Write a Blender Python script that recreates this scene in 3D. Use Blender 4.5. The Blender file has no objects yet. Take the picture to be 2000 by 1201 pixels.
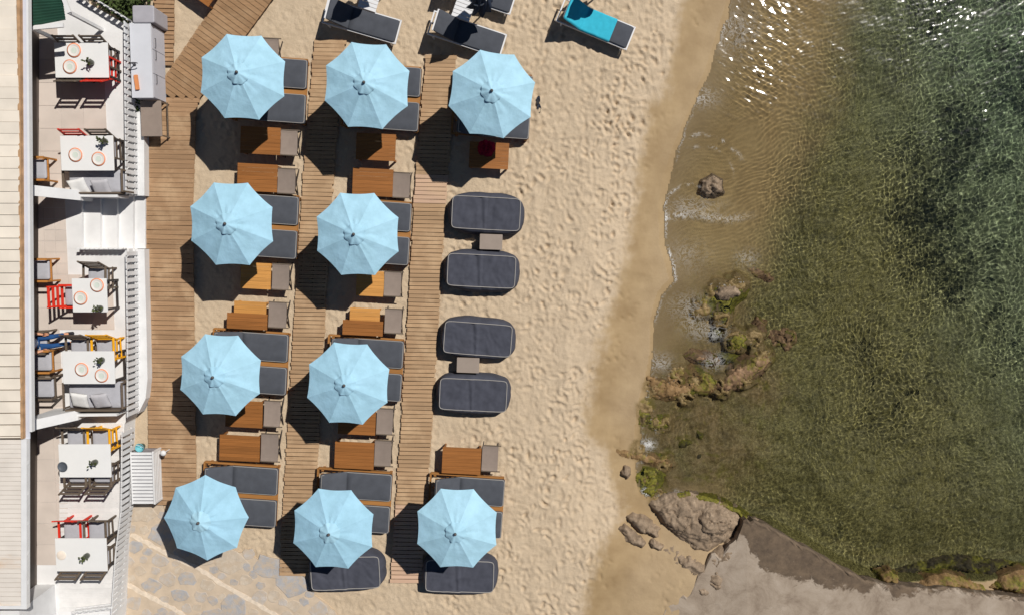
import bpy, bmesh, math, random
import numpy as np
from mathutils import Vector, Matrix, Euler
R = math.radians
random.seed(7)
sc = bpy.context.scene
col = sc.collection

# ------------------------------------------------------------------ camera
F, H, NAD = 1540.0, 22.0, 480.0           # focal length (px of a 2000 px wide photo), height, image row of the point straight below
TILT = math.atan((600.5 - NAD) / F)
cam_d = bpy.data.cameras.new('camera'); cam = bpy.data.objects.new('camera', cam_d); col.objects.link(cam)
cam.location = (0, 0, H); cam.rotation_euler = (-TILT, 0, 0)
cam_d.sensor_width = 36; cam_d.lens = F * 36 / 2000; cam_d.clip_end = 500
sc.camera = cam

# ------------------------------------------------------------------ sky, sun, exposure
EL, AZ = R(52.3), math.atan2(0.738, 0.675)
w = bpy.data.worlds.new('World'); sc.world = w; w.use_nodes = True
nt = w.node_tree
sky = nt.nodes.new('ShaderNodeTexSky'); sky.sky_type = 'NISHITA'; sky.sun_disc = False
sky.sun_elevation = EL; sky.sun_rotation = AZ; sky.air_density = 0.7; sky.dust_density = 0.0; sky.altitude = 1200
bg = nt.nodes['Background']; bg.inputs[1].default_value = 0.05
nt.links.new(sky.outputs[0], bg.inputs[0])
sun_d = bpy.data.lights.new('sun', 'SUN'); sun = bpy.data.objects.new('sun', sun_d); col.objects.link(sun)
sun_d.energy = 5.0; sun_d.angle = R(0.53); sun_d.color = (1, 0.955, 0.89)
SUN = Vector((math.sin(AZ) * math.cos(EL), math.cos(AZ) * math.cos(EL), math.sin(EL)))
sun.rotation_euler = SUN.to_track_quat('Z', 'Y').to_euler(); sun.location = (20, 18, 30)
sc.view_settings.view_transform = 'Standard'; sc.view_settings.look = 'None'
sc.view_settings.gamma = 1; sc.view_settings.exposure = -0.22; sc.view_settings.use_curve_mapping = False
sc.render.engine = 'CYCLES'
sc.cycles.use_denoising = True
sc.cycles.max_bounces = 8; sc.cycles.transparent_max_bounces = 12
sc.cycles.caustics_reflective = False; sc.cycles.caustics_refractive = True

# ------------------------------------------------------------------ helpers
CT, ST = math.cos(TILT), math.sin(TILT)
def P(px, py, z=0.0):
    """photo pixel -> point on the level plane at height z"""
    dx, dy = (px - 1000) / F, -(py - 600.5) / F
    yy = dy * CT - ST; zz = -dy * ST - CT
    t = (z - H) / zz
    return Vector((dx * t, yy * t, z))
def S(z=0.0): return F / (H - z)          # px per metre near the middle

def tag(o, label=None, cat=None, group=None, kind=None):
    if label: o['label'] = label
    if cat: o['category'] = cat
    if group: o['group'] = group
    if kind: o['kind'] = kind
    return o
def link(name, data, parent=None, loc=(0, 0, 0), rz=0.0):
    o = bpy.data.objects.new(name, data); col.objects.link(o)
    o.location = loc; o.rotation_euler = (0, 0, rz)
    if parent: o.parent = parent
    return o
def empty(name, loc, rz=0.0, label=None, cat=None, group=None, kind=None):
    return tag(link(name, None, None, loc, rz), label, cat, group, kind)
def copy_tree(o, parent=None):
    c = o.copy(); col.objects.link(c); c.parent = parent
    for ch in list(o.children): copy_tree(ch, c)
    return c

class MB:
    def __init__(s): s.v = []; s.f = []
    def add(s, v, f):
        b = len(s.v); s.v += [tuple(p) for p in v]; s.f += [tuple(i + b for i in q) for q in f]; return s
    def hexa(s, c):   # 4 bottom corners (ccw) then 4 top corners
        return s.add(c, [(3, 2, 1, 0), (4, 5, 6, 7), (0, 1, 5, 4), (1, 2, 6, 5), (2, 3, 7, 6), (3, 0, 4, 7)])
    def box(s, x, y, z, sx, sy, sz, rz=0.0):
        c = []
        for k in (-.5, .5):
            for i, j in ((-.5, -.5), (.5, -.5), (.5, .5), (-.5, .5)):
                a, b = i * sx, j * sy
                c.append((x + a * math.cos(rz) - b * math.sin(rz), y + a * math.sin(rz) + b * math.cos(rz), z + k * sz))
        return s.hexa(c)
    def bar(s, p, q, wd, ht, up=(0, 0, 1)):
        p, q = Vector(p), Vector(q); d = (q - p).normalized()
        u = Vector(up)
        if abs(d.dot(u)) > .98: u = Vector((0, 1, 0))
        a = d.cross(u).normalized() * wd / 2; b = a.cross(d).normalized() * ht / 2
        return s.hexa([p - a - b, p + a - b, q + a - b, q - a - b, p - a + b, p + a + b, q + a + b, q - a + b])
    def tube(s, pts, r, n=8, closed=False, cap=True):
        pts = [Vector(p) for p in pts]; m = len(pts); b = len(s.v)
        rr = r if hasattr(r, '__len__') else [r] * m
        for i, p in enumerate(pts):
            a = pts[(i - 1) % m] if closed or i > 0 else p
            c = pts[(i + 1) % m] if closed or i < m - 1 else p
            d = (c - a).normalized()
            u = Vector((0, 0, 1)) if abs(d.z) < .9 else Vector((1, 0, 0))
            x = d.cross(u).normalized(); y = x.cross(d)
            for k in range(n):
                t = 2 * math.pi * k / n
                s.v.append(tuple(p + (x * math.cos(t) + y * math.sin(t)) * rr[i]))
        for i in range(m if closed else m - 1):
            j = (i + 1) % m
            for k in range(n):
                l = (k + 1) % n
                s.f.append((b + i * n + k, b + i * n + l, b + j * n + l, b + j * n + k))
        if cap and not closed:
            s.f.append(tuple(b + k for k in range(n))[::-1]); s.f.append(tuple(b + (m - 1) * n + k for k in range(n)))
        return s
    def lathe(s, prof, n=20, c=(0, 0, 0)):
        b = len(s.v); m = len(prof)
        for r, z in prof:
            for k in range(n):
                t = 2 * math.pi * k / n
                s.v.append((c[0] + r * math.cos(t), c[1] + r * math.sin(t), c[2] + z))
        for i in range(m - 1):
            for k in range(n):
                l = (k + 1) % n
                s.f.append((b + i * n + k, b + i * n + l, b + (i + 1) * n + l, b + (i + 1) * n + k))
        s.f.append(tuple(b + k for k in range(n))[::-1]); s.f.append(tuple(b + (m - 1) * n + k for k in range(n)))
        return s
    def prism(s, poly, z0, z1):
        n = len(poly); b = len(s.v)
        s.v += [(p[0], p[1], z0) for p in poly] + [(p[0], p[1], z1) for p in poly]
        s.f.append(tuple(b + n + i for i in range(n))); s.f.append(tuple(b + i for i in range(n))[::-1])
        for i in range(n):
            j = (i + 1) % n; s.f.append((b + i, b + j, b + n + j, b + n + i))
        return s
    def rings(s, rings, cap=True):
        n = len(rings[0]); b = len(s.v)
        for r in rings: s.v += [tuple(p) for p in r]
        for i in range(len(rings) - 1):
            for k in range(n):
                l = (k + 1) % n
                s.f.append((b + i * n + k, b + i * n + l, b + (i + 1) * n + l, b + (i + 1) * n + k))
        if cap:
            s.f.append(tuple(b + k for k in range(n))[::-1]); s.f.append(tuple(b + (len(rings) - 1) * n + k for k in range(n)))
        return s
    def mesh(s, name, mat, smooth=False):
        me = bpy.data.meshes.new(name); me.from_pydata(s.v, [], s.f); me.validate()
        bm = bmesh.new(); bm.from_mesh(me); bmesh.ops.recalc_face_normals(bm, faces=bm.faces); bm.to_mesh(me); bm.free()
        if mat: me.materials.append(mat)
        if smooth: me.polygons.foreach_set('use_smooth', [True] * len(me.polygons))
        return me
    def build(s, name, mat, parent=None, loc=(0, 0, 0), rz=0.0, smooth=False):
        return link(name, s.mesh(name, mat, smooth), parent, loc, rz)

def rrect(lx, ly, r, z, n=5, cx=0, cy=0):
    pts = []
    r = max(r, .002)
    for qx, qy, a0 in ((1, 1, 0), (-1, 1, 90), (-1, -1, 180), (1, -1, 270)):
        for k in range(n + 1):
            a = R(a0 + 90 * k / n)
            pts.append((cx + qx * (lx / 2 - r) + r * math.cos(a), cy + qy * (ly / 2 - r) + r * math.sin(a), z))
    return pts
def slab(mb, lx, ly, z0, z1, r=.06, e=.025, puff=.0, cx=0, cy=0):
    """padded block with rounded edges"""
    rg = [rrect(lx - 2 * e, ly - 2 * e, r - e, z0, 5, cx, cy), rrect(lx, ly, r, z0 + e, 5, cx, cy), rrect(lx, ly, r, z1 - e, 5, cx, cy),
          rrect(lx - .6 * e, ly - .6 * e, r - .3 * e, z1 - .3 * e, 5, cx, cy), rrect(lx - 2 * e, ly - 2 * e, r - e, z1, 5, cx, cy)]
    if puff: rg.append(rrect(lx * .6, ly * .6, r * .6, z1 + puff, 5, cx, cy))
    return mb.rings(rg)

# ------------------------------------------------------------------ materials
def new_mat(name):
    m = bpy.data.materials.new(name); m.use_nodes = True
    return m, m.node_tree, m.node_tree.nodes['Principled BSDF']
def ramp(t, fac, stops):
    n = t.nodes.new('ShaderNodeValToRGB'); e = n.color_ramp.elements
    while len(e) < len(stops): e.new(.5)
    for i, (p, c) in enumerate(stops): e[i].position = p; e[i].color = (*c, 1) if len(c) == 3 else c
    t.links.new(fac, n.inputs[0]); return n.outputs[0]
def noise(t, vec, scale, detail=4, rough=.55, dist=0.0):
    n = t.nodes.new('ShaderNodeTexNoise'); n.inputs['Scale'].default_value = scale; n.inputs['Detail'].default_value = detail
    n.inputs['Roughness'].default_value = rough; n.inputs['Distortion'].default_value = dist
    if vec: t.links.new(vec, n.inputs['Vector'])
    return n.outputs['Fac']
def wpos(t, scale=(1, 1, 1), rz=0.0):
    g = t.nodes.new('ShaderNodeNewGeometry'); m = t.nodes.new('ShaderNodeMapping')
    m.inputs['Scale'].default_value = scale; m.inputs['Rotation'].default_value = (0, 0, rz)
    t.links.new(g.outputs['Position'], m.inputs['Vector']); return m.outputs[0]
def math_n(t, op, a, b):
    n = t.nodes.new('ShaderNodeMath'); n.operation = op
    for i, x in enumerate((a, b)):
        if isinstance(x, (int, float)): n.inputs[i].default_value = x
        else: t.links.new(x, n.inputs[i])
    return n.outputs[0]
def mixc(t, fac, a, b, mode='MIX'):
    n = t.nodes.new('ShaderNodeMix'); n.data_type = 'RGBA'; n.blend_type = mode
    for s_, x in ((n.inputs['Factor'], fac), (n.inputs['A'], a), (n.inputs['B'], b)):
        if isinstance(x, (int, float)): s_.default_value = x
        elif isinstance(x, tuple): s_.default_value = (*x, 1)
        else: t.links.new(x, s_)
    return n.outputs['Result']
def bump(t, bsdf, h, strength=.3, dist=.01):
    b = t.nodes.new('ShaderNodeBump'); b.inputs['Strength'].default_value = strength; b.inputs['Distance'].default_value = dist
    t.links.new(h, b.inputs['Height']); t.links.new(b.outputs[0], bsdf.inputs['Normal'])
def lin(r, g, b):
    f = lambda c: ((c / 255 + .055) / 1.055) ** 2.4 if c > 10 else c / 255 / 12.92
    return (f(r), f(g), f(b))
def mul(c, k): return tuple(min(1, x * k) for x in c)
def M(name, c, rough=.75, var=.12, scale=6, bmp=.15, bscale=60, spec=.3, rnd=0.0, stretch=(1, 1, 1), rz=0.0, metal=0.0):
    m, t, b = new_mat(name)
    v = wpos(t, stretch, rz)
    c1 = ramp(t, noise(t, v, scale, 5), [(.3, mul(c, 1 - var)), (.7, mul(c, 1 + var))])
    if rnd:
        oi = t.nodes.new('ShaderNodeObjectInfo')
        c1 = mixc(t, 1.0, c1, ramp(t, oi.outputs['Random'], [(0, (1 - rnd,) * 3), (1, (1 + rnd * .4, 1 + rnd * .35, 1 + rnd * .3))]), 'MULTIPLY')
    t.links.new(c1, b.inputs['Base Color'])
    b.inputs['Roughness'].default_value = rough; b.inputs['Specular IOR Level'].default_value = spec; b.inputs['Metallic'].default_value = metal
    if bmp: bump(t, b, noise(t, v, bscale, 3), bmp, .006)
    return m
def wood(name, c, rz=0.0, along='x', rnd=.2, var=.28, rough=.6, dust=0.0):
    m, t, b = new_mat(name)
    st = (1.3, 26, 26) if along == 'x' else (26, 1.3, 26)
    v = wpos(t, st, rz)
    oi = t.nodes.new('ShaderNodeObjectInfo')
    off = t.nodes.new('ShaderNodeVectorMath'); off.operation = 'ADD'
    t.links.new(v, off.inputs[0])
    cmb = t.nodes.new('ShaderNodeCombineXYZ'); t.links.new(math_n(t, 'MULTIPLY', oi.outputs['Random'], 60), cmb.inputs[0]); t.links.new(cmb.outputs[0], off.inputs[1])
    g = noise(t, off.outputs[0], 1.0, 5, .62, .4)
    c1 = ramp(t, g, [(.28, mul(c, 1 - var)), (.5, c), (.72, mul(c, 1 + var * .8))])
    c1 = mixc(t, 1.0, c1, ramp(t, oi.outputs['Random'], [(0, (1 - rnd,) * 3), (.5, (1, .99, .98)), (1, (1 + rnd * .35, 1 + rnd * .32, 1 + rnd * .3))]), 'MULTIPLY')
    if dust:
        dn = noise(t, wpos(t), 1.1, 6, .7)
        c1 = mixc(t, ramp(t, dn, [(.48, (0, 0, 0)), (.72, (dust,) * 3)]), c1, lin(206, 176, 140))
    t.links.new(c1, b.inputs['Base Color']); b.inputs['Roughness'].default_value = rough; b.inputs['Specular IOR Level'].default_value = .25
    bump(t, b, g, .25, .004)
    return m

white = M('white_paint', (.72, .72, .72), .55, .05, 3, .08, 30)
white_wall = M('white_masonry', (.70, .70, .70), .8, .07, 2.2, .3, 18)
white_deck = M('white_deck_paint', (.73, .715, .70), .7, .07, 4, .1, 30, rnd=.06)
tile_m = M('beige_tile', lin(206, 194, 184), .6, .09, 1.4, .1, 30, rnd=.05)
grout_m = M('tile_grout', lin(182, 168, 155), .85, .08, 6)
tabletop_w = M('white_tabletop', (.76, .76, .75), .35, .02, 3, 0)
frame_w = M('white_metal', (.75, .75, .76), .4, .03, 4, 0)
red_p = M('red_paint', lin(214, 52, 34), .45, .08, 8, .05)
yel_p = M('yellow_paint', lin(238, 172, 30), .45, .08, 8, .05)
taupe_w = wood('taupe_wood', lin(104, 92, 80), 0, 'x', .15)
dark_metal = M('dark_metal', lin(58, 52, 50), .5, .1, 6, 0)
grey_cush = M('grey_canvas', lin(172, 172, 178), .9, .05, 9, .25, 160)
pil_w = M('white_linen', (.74, .73, .71), .9, .04, 8, .25, 120)
pil_g = M('grey_linen', lin(184, 182, 186), .9, .05, 8, .25, 120)
oak = wood('orange_chair_wood', lin(178, 122, 62), 0, 'x', .12)
plankw = wood('boardwalk_wood', lin(160, 128, 97), 0, 'x', .16, .18, .75, .6)
plank_d = wood('diagonal_boardwalk_wood', lin(154, 122, 90), R(-33), 'x', .16, .18, .75, .35)
plank_r = wood('roll_boardwalk_wood', lin(172, 142, 110), 0, 'x', .14, .16, .8, .7)
plank_p = wood('pale_pink_boardwalk_wood', lin(198, 166, 142), 0, 'x', .12, .15, .8, .6)
joist = M('dark_joist', lin(92, 66, 44), .9, .2, 8)
tbl_d = wood('table_wood_brown', lin(148, 96, 50), R(4), 'x', .16, .22, .5)
tbl_l = wood('table_wood_light', lin(200, 144, 78), R(4), 'x', .12, .18, .5)
lgr_w = wood('lounger_wood', lin(160, 112, 62), R(4), 'x', .15, .2, .6)
navy = M('charcoal_canvas', lin(79, 82, 89), .9, .10, 5, .3, 140, spec=.15)
navy_c = M('charcoal_cover', lin(71, 73, 83), .85, .14, 4, .3, 90, spec=.2)
pipe_m = M('pale_piping', lin(158, 154, 150), .8, .05, 20, 0)
stool_m = M('taupe_canvas', lin(142, 128, 118), .9, .06, 7, .25, 150, rnd=.12)
side_m = M('taupe_side_table', lin(150, 137, 126), .75, .05, 6, .1)
fin_m = M('dark_finial', lin(88, 82, 80), .5, .1, 20, 0)
pole_m = M('umbrella_pole', lin(120, 84, 52), .5, .15, 12)
concrete = M('white_concrete', (.72, .715, .71), .85, .1, 1.3, .25, 25)
cab_top = M('grey_white_laminate', lin(204, 206, 212), .5, .04, 3, 0)
cab_front = M('grey_door', lin(192, 194, 203), .5, .04, 3, 0)
handle_m = M('handle_metal', lin(90, 90, 96), .35, .05, 5, 0, metal=.7)
grey_ott = M('grey_vinyl', lin(166, 164, 170), .7, .06, 5, .15)
roof_m = M('cream_roof_panel', lin(230, 220, 205), .6, .09, 1.6, .15, 12, rnd=.07)
def roof_board_mat():
    m, t, b = new_mat('pale_roof_board'); v = wpos(t, (.6, 1, 1))
    c = ramp(t, noise(t, v, 2.5, 5), [(.3, lin(212, 204, 194)), (.7, lin(226, 218, 208))])
    c = mixc(t, ramp(t, noise(t, wpos(t, (.35, 1.1, 1)), 1.1, 6, .7, .5), [(.54, (0, 0, 0)), (.68, (.75,) * 3)]), c, lin(214, 182, 148))
    t.links.new(c, b.inputs['Base Color']); b.inputs['Roughness'].default_value = .7; return m
roof_l = roof_board_mat()
rust_m = M('weathered_fascia', lin(178, 142, 106), .8, .25, 5, .3)
plate_w = M('white_plate', (.74, .72, .68), .3, .02, 6, 0)
mint_m = M('mint_glaze', lin(206, 214, 204), .3, .05, 8, 0)
plate_o = M('orange_rim', lin(232, 150, 112), .4, .1, 12, 0)
glass_p = M('green_vase_glass', lin(62, 64, 52), .2, .1, 10, 0, spec=.6)
leaf_m = M('dark_leaf', lin(74, 84, 44), .6, .3, 12, 0, rnd=.2)
shrub_m = M('shrub_leaf', lin(64, 78, 38), .6, .35, 9, 0)
bowl_m = M('slate_bowl', lin(84, 90, 98), .4, .08, 8, 0)
towel_t = M('turquoise_towel', lin(62, 180, 205), .95, .07, 5, .4, 90, spec=.05)
towel_r = M('dark_red_cloth', lin(150, 26, 52), .95, .15, 6, .4, 60, spec=.05)
teal_b = M('teal_plastic', lin(110, 180, 190), .4, .05, 6, 0)
terracotta = M('terracotta', lin(214, 140, 90), .7, .1, 10)
navy_u = M('navy_canvas', lin(44, 56, 78), .85, .12, 6, .2, 80)
skin_m = M('skin', lin(205, 150, 118), .55, .05, 8, 0)
denim = M('blue_denim', lin(34, 74, 124), .9, .15, 10, .3, 120)
shirt_m = M('white_shirt', (.72, .74, .76), .9, .04, 8, .2, 80)
hair_m = M('dark_hair', lin(46, 34, 28), .6, .2, 30)
shoe_m = M('black_rubber', lin(36, 36, 42), .6, .15, 20)

def canvas_blue():
    m, t, b = new_mat('light_blue_canvas')
    c = lin(168, 209, 229)
    fold = noise(t, wpos(t), 3.2, 4)
    t.links.new(ramp(t, fold, [(.3, mul(c, .94)), (.7, mul(c, 1.04))]), b.inputs['Base Color'])
    oi = t.nodes.new('ShaderNodeObjectInfo'); src = b.inputs['Base Color'].links[0].from_socket
    dirt = ramp(t, noise(t, wpos(t), 1.6, 6, .7), [(.42, (.93, .94, .93)), (.6, (1, 1, 1))])
    c2 = mixc(t, 1.0, mixc(t, 1.0, src, dirt, 'MULTIPLY'), ramp(t, oi.outputs['Random'], [(0, (.90, .93, .95)), (1, (1.03, 1.02, 1.01))]), 'MULTIPLY')
    t.links.new(c2, b.inputs['Base Color'])
    b.inputs['Roughness'].default_value = .9; b.inputs['Specular IOR Level'].default_value = .1
    h = math_n(t, 'ADD', math_n(t, 'MULTIPLY', fold, 1.0), math_n(t, 'MULTIPLY', noise(t, wpos(t), 140, 2), .05))
    bump(t, b, h, .5, .05)
    return m
blue = canvas_blue()

def rock_mat(name, c, c2, moss):
    m, t, b = new_mat(name)
    v = wpos(t)
    n1 = noise(t, v, 3.0, 7, .65, .6); n2 = noise(t, v, 11, 5, .7)
    base = mixc(t, ramp(t, n2, [(.42, (0, 0, 0)), (.62, (.6,) * 3)]), ramp(t, n1, [(.3, mul(c, .6)), (.5, c), (.7, c2)]), mul(c, .5))
    if moss:
        g = ramp(t, noise(t, v, 14, 4), [(.3, lin(66, 64, 14)), (.7, lin(128, 122, 32))])
        base = mixc(t, ramp(t, noise(t, v, 2.3, 5, .6, .5), [(.62 - moss * .35, (0, 0, 0)), (.75 - moss * .35, (1, 1, 1))]), base, g)
    t.links.new(base, b.inputs['Base Color']); b.inputs['Roughness'].default_value = .8
    bump(t, b, math_n(t, 'ADD', n1, math_n(t, 'MULTIPLY', n2, .4)), .8, .045)
    return m
rk_grey = rock_mat('grey_rock', lin(144, 124, 102), lin(172, 151, 127), 0)
rk_brown = rock_mat('brown_rock', lin(138, 108, 78), lin(172, 140, 108), .25)
rk_moss = rock_mat('mossy_rock', lin(116, 94, 66), lin(150, 124, 92), .85)
rk_dark = rock_mat('weedy_rock', lin(62, 54, 30), lin(84, 72, 40), .4)
rk_yel = rock_mat('ochre_rock', lin(136, 106, 66), lin(168, 136, 96), .4)
def stone_mat(name, c):
    m, t, b = new_mat(name); v = wpos(t); n1 = noise(t, v, 3.0, 7, .7, .6)
    t.links.new(mixc(t, ramp(t, noise(t, v, 5, 6, .7), [(.42, (0, 0, 0)), (.6, (.85,) * 3)]), ramp(t, n1, [(.3, mul(c, .8)), (.7, mul(c, 1.12))]), lin(186, 168, 146)), b.inputs['Base Color'])
    b.inputs['Roughness'].default_value = .88; bump(t, b, n1, .6, .03); return m
stone_m = [stone_mat('flagstone_a', lin(186, 178, 170)), stone_mat('flagstone_b', lin(168, 167, 168)), stone_mat('flagstone_c', lin(196, 182, 164))]

# ------------------------------------------------------------------ numpy noise
_rng = np.random.RandomState(3)
_perm = np.concatenate([_rng.permutation(256)] * 3)
_ang = _rng.rand(256) * 2 * np.pi
def gn(x, y):
    xi = np.floor(x).astype(int); yi = np.floor(y).astype(int); xf = x - xi; yf = y - yi
    u = xf ** 3 * (xf * (xf * 6 - 15) + 10); v = yf ** 3 * (yf * (yf * 6 - 15) + 10)
    def g(a, b):
        h = _perm[_perm[(xi + a) & 255] + ((yi + b) & 255)]
        return np.cos(_ang[h]) * (xf - a) + np.sin(_ang[h]) * (yf - b)
    return (g(0, 0) * (1 - u) + g(1, 0) * u) * (1 - v) + (g(0, 1) * (1 - u) + g(1, 1) * u) * v
def fbm(x, y, o=4, lac=2.03, gain=.5):
    a = 1; s = 0; t = 0
    for k in range(o): s = s + a * gn(x + 17.3 * k, y - 9.1 * k); t += a; a *= gain; x = x * lac; y = y * lac
    return s / t * 1.6
def sstep(a, b, x):
    t = np.clip((x - a) / (b - a), 0, 1); return t * t * (3 - 2 * t)
def sdist(X, Y, pts):
    """signed distance to an open polyline, positive on its right-hand (sea) side"""
    best = np.full(X.shape, 1e9); sgn = np.zeros(X.shape)
    for a, b in zip(pts[:-1], pts[1:]):
        dx, dy = b[0] - a[0], b[1] - a[1]; L = dx * dx + dy * dy
        t = np.clip(((X - a[0]) * dx + (Y - a[1]) * dy) / L, 0, 1)
        qx, qy = X - a[0] - t * dx, Y - a[1] - t * dy
        d = np.hypot(qx, qy); cr = dx * qy - dy * qx
        k = d < best - 1e-6; best = np.where(k, d, best); sgn = np.where(k, np.sign(cr), sgn)
    return best * sgn
def grid_mesh(name, xs, ys, Z, mats, attrs=None, keep=None):
    nx, ny = len(xs), len(ys)
    X, Y = np.meshgrid(xs, ys)
    co = np.stack([X, Y, Z], -1).reshape(-1, 3).astype(np.float32)
    i = np.arange(nx * ny).reshape(ny, nx)
    q = np.stack([i[:-1, :-1], i[:-1, 1:], i[1:, 1:], i[1:, :-1]], -1).reshape(-1, 4)
    if keep is not None: q = q[keep.ravel()[q].all(1)]
    me = bpy.data.meshes.new(name); n = len(q)
    me.vertices.add(len(co)); me.vertices.foreach_set('co', co.ravel())
    me.loops.add(n * 4); me.loops.foreach_set('vertex_index', q.ravel().astype(np.int32))
    me.polygons.add(n); me.polygons.foreach_set('loop_start', np.arange(0, n * 4, 4, dtype=np.int32))
    me.polygons.foreach_set('loop_total', np.full(n, 4, dtype=np.int32))
    me.polygons.foreach_set('use_smooth', np.ones(n, dtype=bool))
    me.update(calc_edges=True)
    for k, a in (attrs or {}).items():
        at = me.attributes.new(k, 'FLOAT', 'POINT'); at.data.foreach_set('value', a.astype(np.float32).ravel())
    me.materials.append(mats)
    return me
def axis(lo, hi, step, far_lo, far_hi, k=12):
    a = np.arange(lo, hi + 1e-6, step)
    return np.concatenate([lo - (np.geomspace(1, 1 + lo - far_lo, k)[::-1] - 1)[:-1], a, hi + (np.geomspace(1, 1 + far_hi - hi, k) - 1)[1:]])

# ------------------------------------------------------------------ sand, sea bed and water
ZW = -0.30
SHORE = [(1440, -900), (1430, -200), (1420, 0), (1388, 100), (1370, 150), (1350, 200), (1330, 250), (1310, 300), (1293, 350), (1284, 400), (1288, 480),
         (1306, 545), (1284, 570), (1271, 620), (1268, 700), (1254, 760), (1243, 800), (1238, 870), (1232, 920), (1245, 970), (1290, 985), (1340, 970),
         (1400, 985), (1450, 1020), (1510, 1035), (1600, 1083), (1690, 1133), (1760, 1140), (1830, 1132), (1920, 1136), (2000, 1124), (2400, 1120), (4500, 1100)]
DRY = [(1350, -900), (1345, -200), (1337, 0), (1318, 90), (1300, 170), (1268, 215), (1262, 260), (1254, 310), (1238, 400), (1218, 500), (1196, 600), (1172, 690),
       (1150, 760), (1139, 805), (1150, 850), (1184, 890), (1206, 950), (1214, 1000), (1192, 1050), (1168, 1090), (1150, 1130), (1120, 1300), (1100, 1900)]
WEED = [(1690, -900), (1665, -60), (1610, 130), (1565, 290), (1530, 400), (1470, 500), (1400, 640), (1300, 760), (1225, 830), (1200, 990), (1200, 1600)]
wpl = lambda l, z: [tuple(P(a, b, z))[:2] for a, b in l]
xs = axis(-9.6, 15.9, .037, -70, 70); ys = axis(-10.9, 7.8, .037, -70, 70)
X, Y = np.meshgrid(xs, ys)
s = sdist(X, Y, wpl(SHORE, ZW)); s = s + .10 * fbm(X * .9, Y * .9, 3) * sstep(0, .5, np.abs(s) + .2)
d = sdist(X, Y, wpl(DRY, -.1)) + .28 * fbm(X * 1.1, Y * 1.1, 4)
wd = sdist(X, Y, wpl(WEED, -.6)) + .55 * fbm(X * .8, Y * .8, 4)
Z = np.where(s < 0, ZW + .30 * sstep(0, 2.4, -s), ZW - .16 * np.minimum(s, 1.5) - .115 * np.clip(s - 1.5, 0, 8))
dry = 1 - sstep(-.35, .15, d)
fr = (1 - sstep(2.5, 4.5, np.hypot(np.maximum(np.abs(X - 1) - 13, 0), np.maximum(np.abs(Y) - 10, 0))))
ux, uy = X + .15 * fbm(X * 2, Y * 2, 2), Y + .15 * fbm(X * 2 + 9, Y * 2, 2)
lump = .009 * fbm(X * 8, Y * 8, 3) + .042 * fbm(ux * 2.3, uy * 1.7, 4, gain=.5) + .020 * (np.abs(fbm(ux * 2.2 + 40, uy * 2.2, 3)) - .3)
# trodden sand: a few thousand dents of heels and soles
dent = np.zeros_like(Z)
rs = np.random.RandomState(11)
x0i = np.searchsorted(xs, -9.3); y0i = np.searchsorted(ys, -10.6)
for k in range(9000):
    cx, cy = rs.uniform(-9.2, 5.5), rs.uniform(-10.8, 7.7)
    a = rs.normal(2.1, .7); L, W_ = rs.uniform(.05, .125), rs.uniform(.034, .062); dp = rs.uniform(.008, .045)
    i0, i1 = np.searchsorted(xs, cx - .32), np.searchsorted(xs, cx + .32); j0, j1 = np.searchsorted(ys, cy - .32), np.searchsorted(ys, cy + .32)
    gx, gy = X[j0:j1, i0:i1] - cx, Y[j0:j1, i0:i1] - cy
    u = (gx * math.cos(a) + gy * math.sin(a)) / L; v = (-gx * math.sin(a) + gy * math.cos(a)) / W_
    r2 = u * u + v * v
    dent[j0:j1, i0:i1] += -dp * np.exp(-r2 * .9) + dp * .45 * np.exp(-((np.sqrt(r2) - 1.7) / .5) ** 2)
dent = np.clip(dent, -.065, .04) * (1 + .5 * np.exp(-((d + .5) / .5) ** 2)) * np.clip(.75 + 1.1 * fbm(X * .55, Y * .55, 3), .25, 1.35)
calm = 1 - .45 * (1 - sstep(0, .8, X - P(840, 600).x)) * sstep(-.5, .5, X - P(300, 600).x)
Z = Z + (lump + dent) * dry * calm * fr
Z = Z - .035 * (1 - sstep(P(890, 300).x, P(960, 300).x, X))
dents_wet = np.where((d > -.2) & (s < -.05), .010 * fbm(X * 3, Y * 3, 3) * sstep(.05, .5, -s) + .6 * np.minimum(dent, 0) * (fbm(X * .8 + 3, Y * .8, 2) > .12) * sstep(.2, .7, -s), 0); Z = Z + dents_wet
qd = np.abs(sdist(X, Y, wpl([q for q in SHORE if q[0] >= 1450 and q[1] > 1000], ZW))); quay = (1 - sstep(.3, 2.2, qd)) * (s > 0); Z = Z - quay * .45 * sstep(0, .3, s)
bedrough = sstep(0, 1.2, wd) * sstep(.1, .8, s)
Z = Z + bedrough * (.10 * fbm(X * 1.6, Y * 1.6, 4) + .05 * fbm(X * 5, Y * 5, 3))
weed = np.maximum(sstep(-1.1, 1.2, wd) * sstep(.15, .7, s), quay * sstep(-.05, .05, s))
reef = np.zeros_like(Z)
for fx, fy, r_ in ((1400, 590, .9), (1430, 690, 1.1), (1340, 750, 1.1), (1300, 830, 1.1), (1400, 880, 1.3), (1300, 930, .8), (1380, 820, 1.2), (1480, 760, .8)):
    q = P(fx, fy, -.5); reef = np.maximum(reef, np.exp(-((X - q.x) ** 2 + (Y - q.y) ** 2) / r_ ** 2))
reef = np.clip(reef + .5 * fbm(X * 2, Y * 2, 4) * reef, 0, 1) * sstep(.02, .2, s)
SH = [(1372, 600, .32), (1405, 570, .36), (1440, 556, .32), (1412, 622, .30), (1440, 665, .36), (1475, 660, .30), (1490, 700, .36), (1455, 735, .40), (1410, 755, .36), (1370, 745, .38), (1325, 735, .36), (1285, 755, .40), (1340, 775, .30), (1262, 800, .30), (1290, 825, .34), (1250, 880, .30), (1300, 905, .32), (1270, 935, .34), (1285, 965, .30)]
shelf = np.zeros_like(Z)
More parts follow.
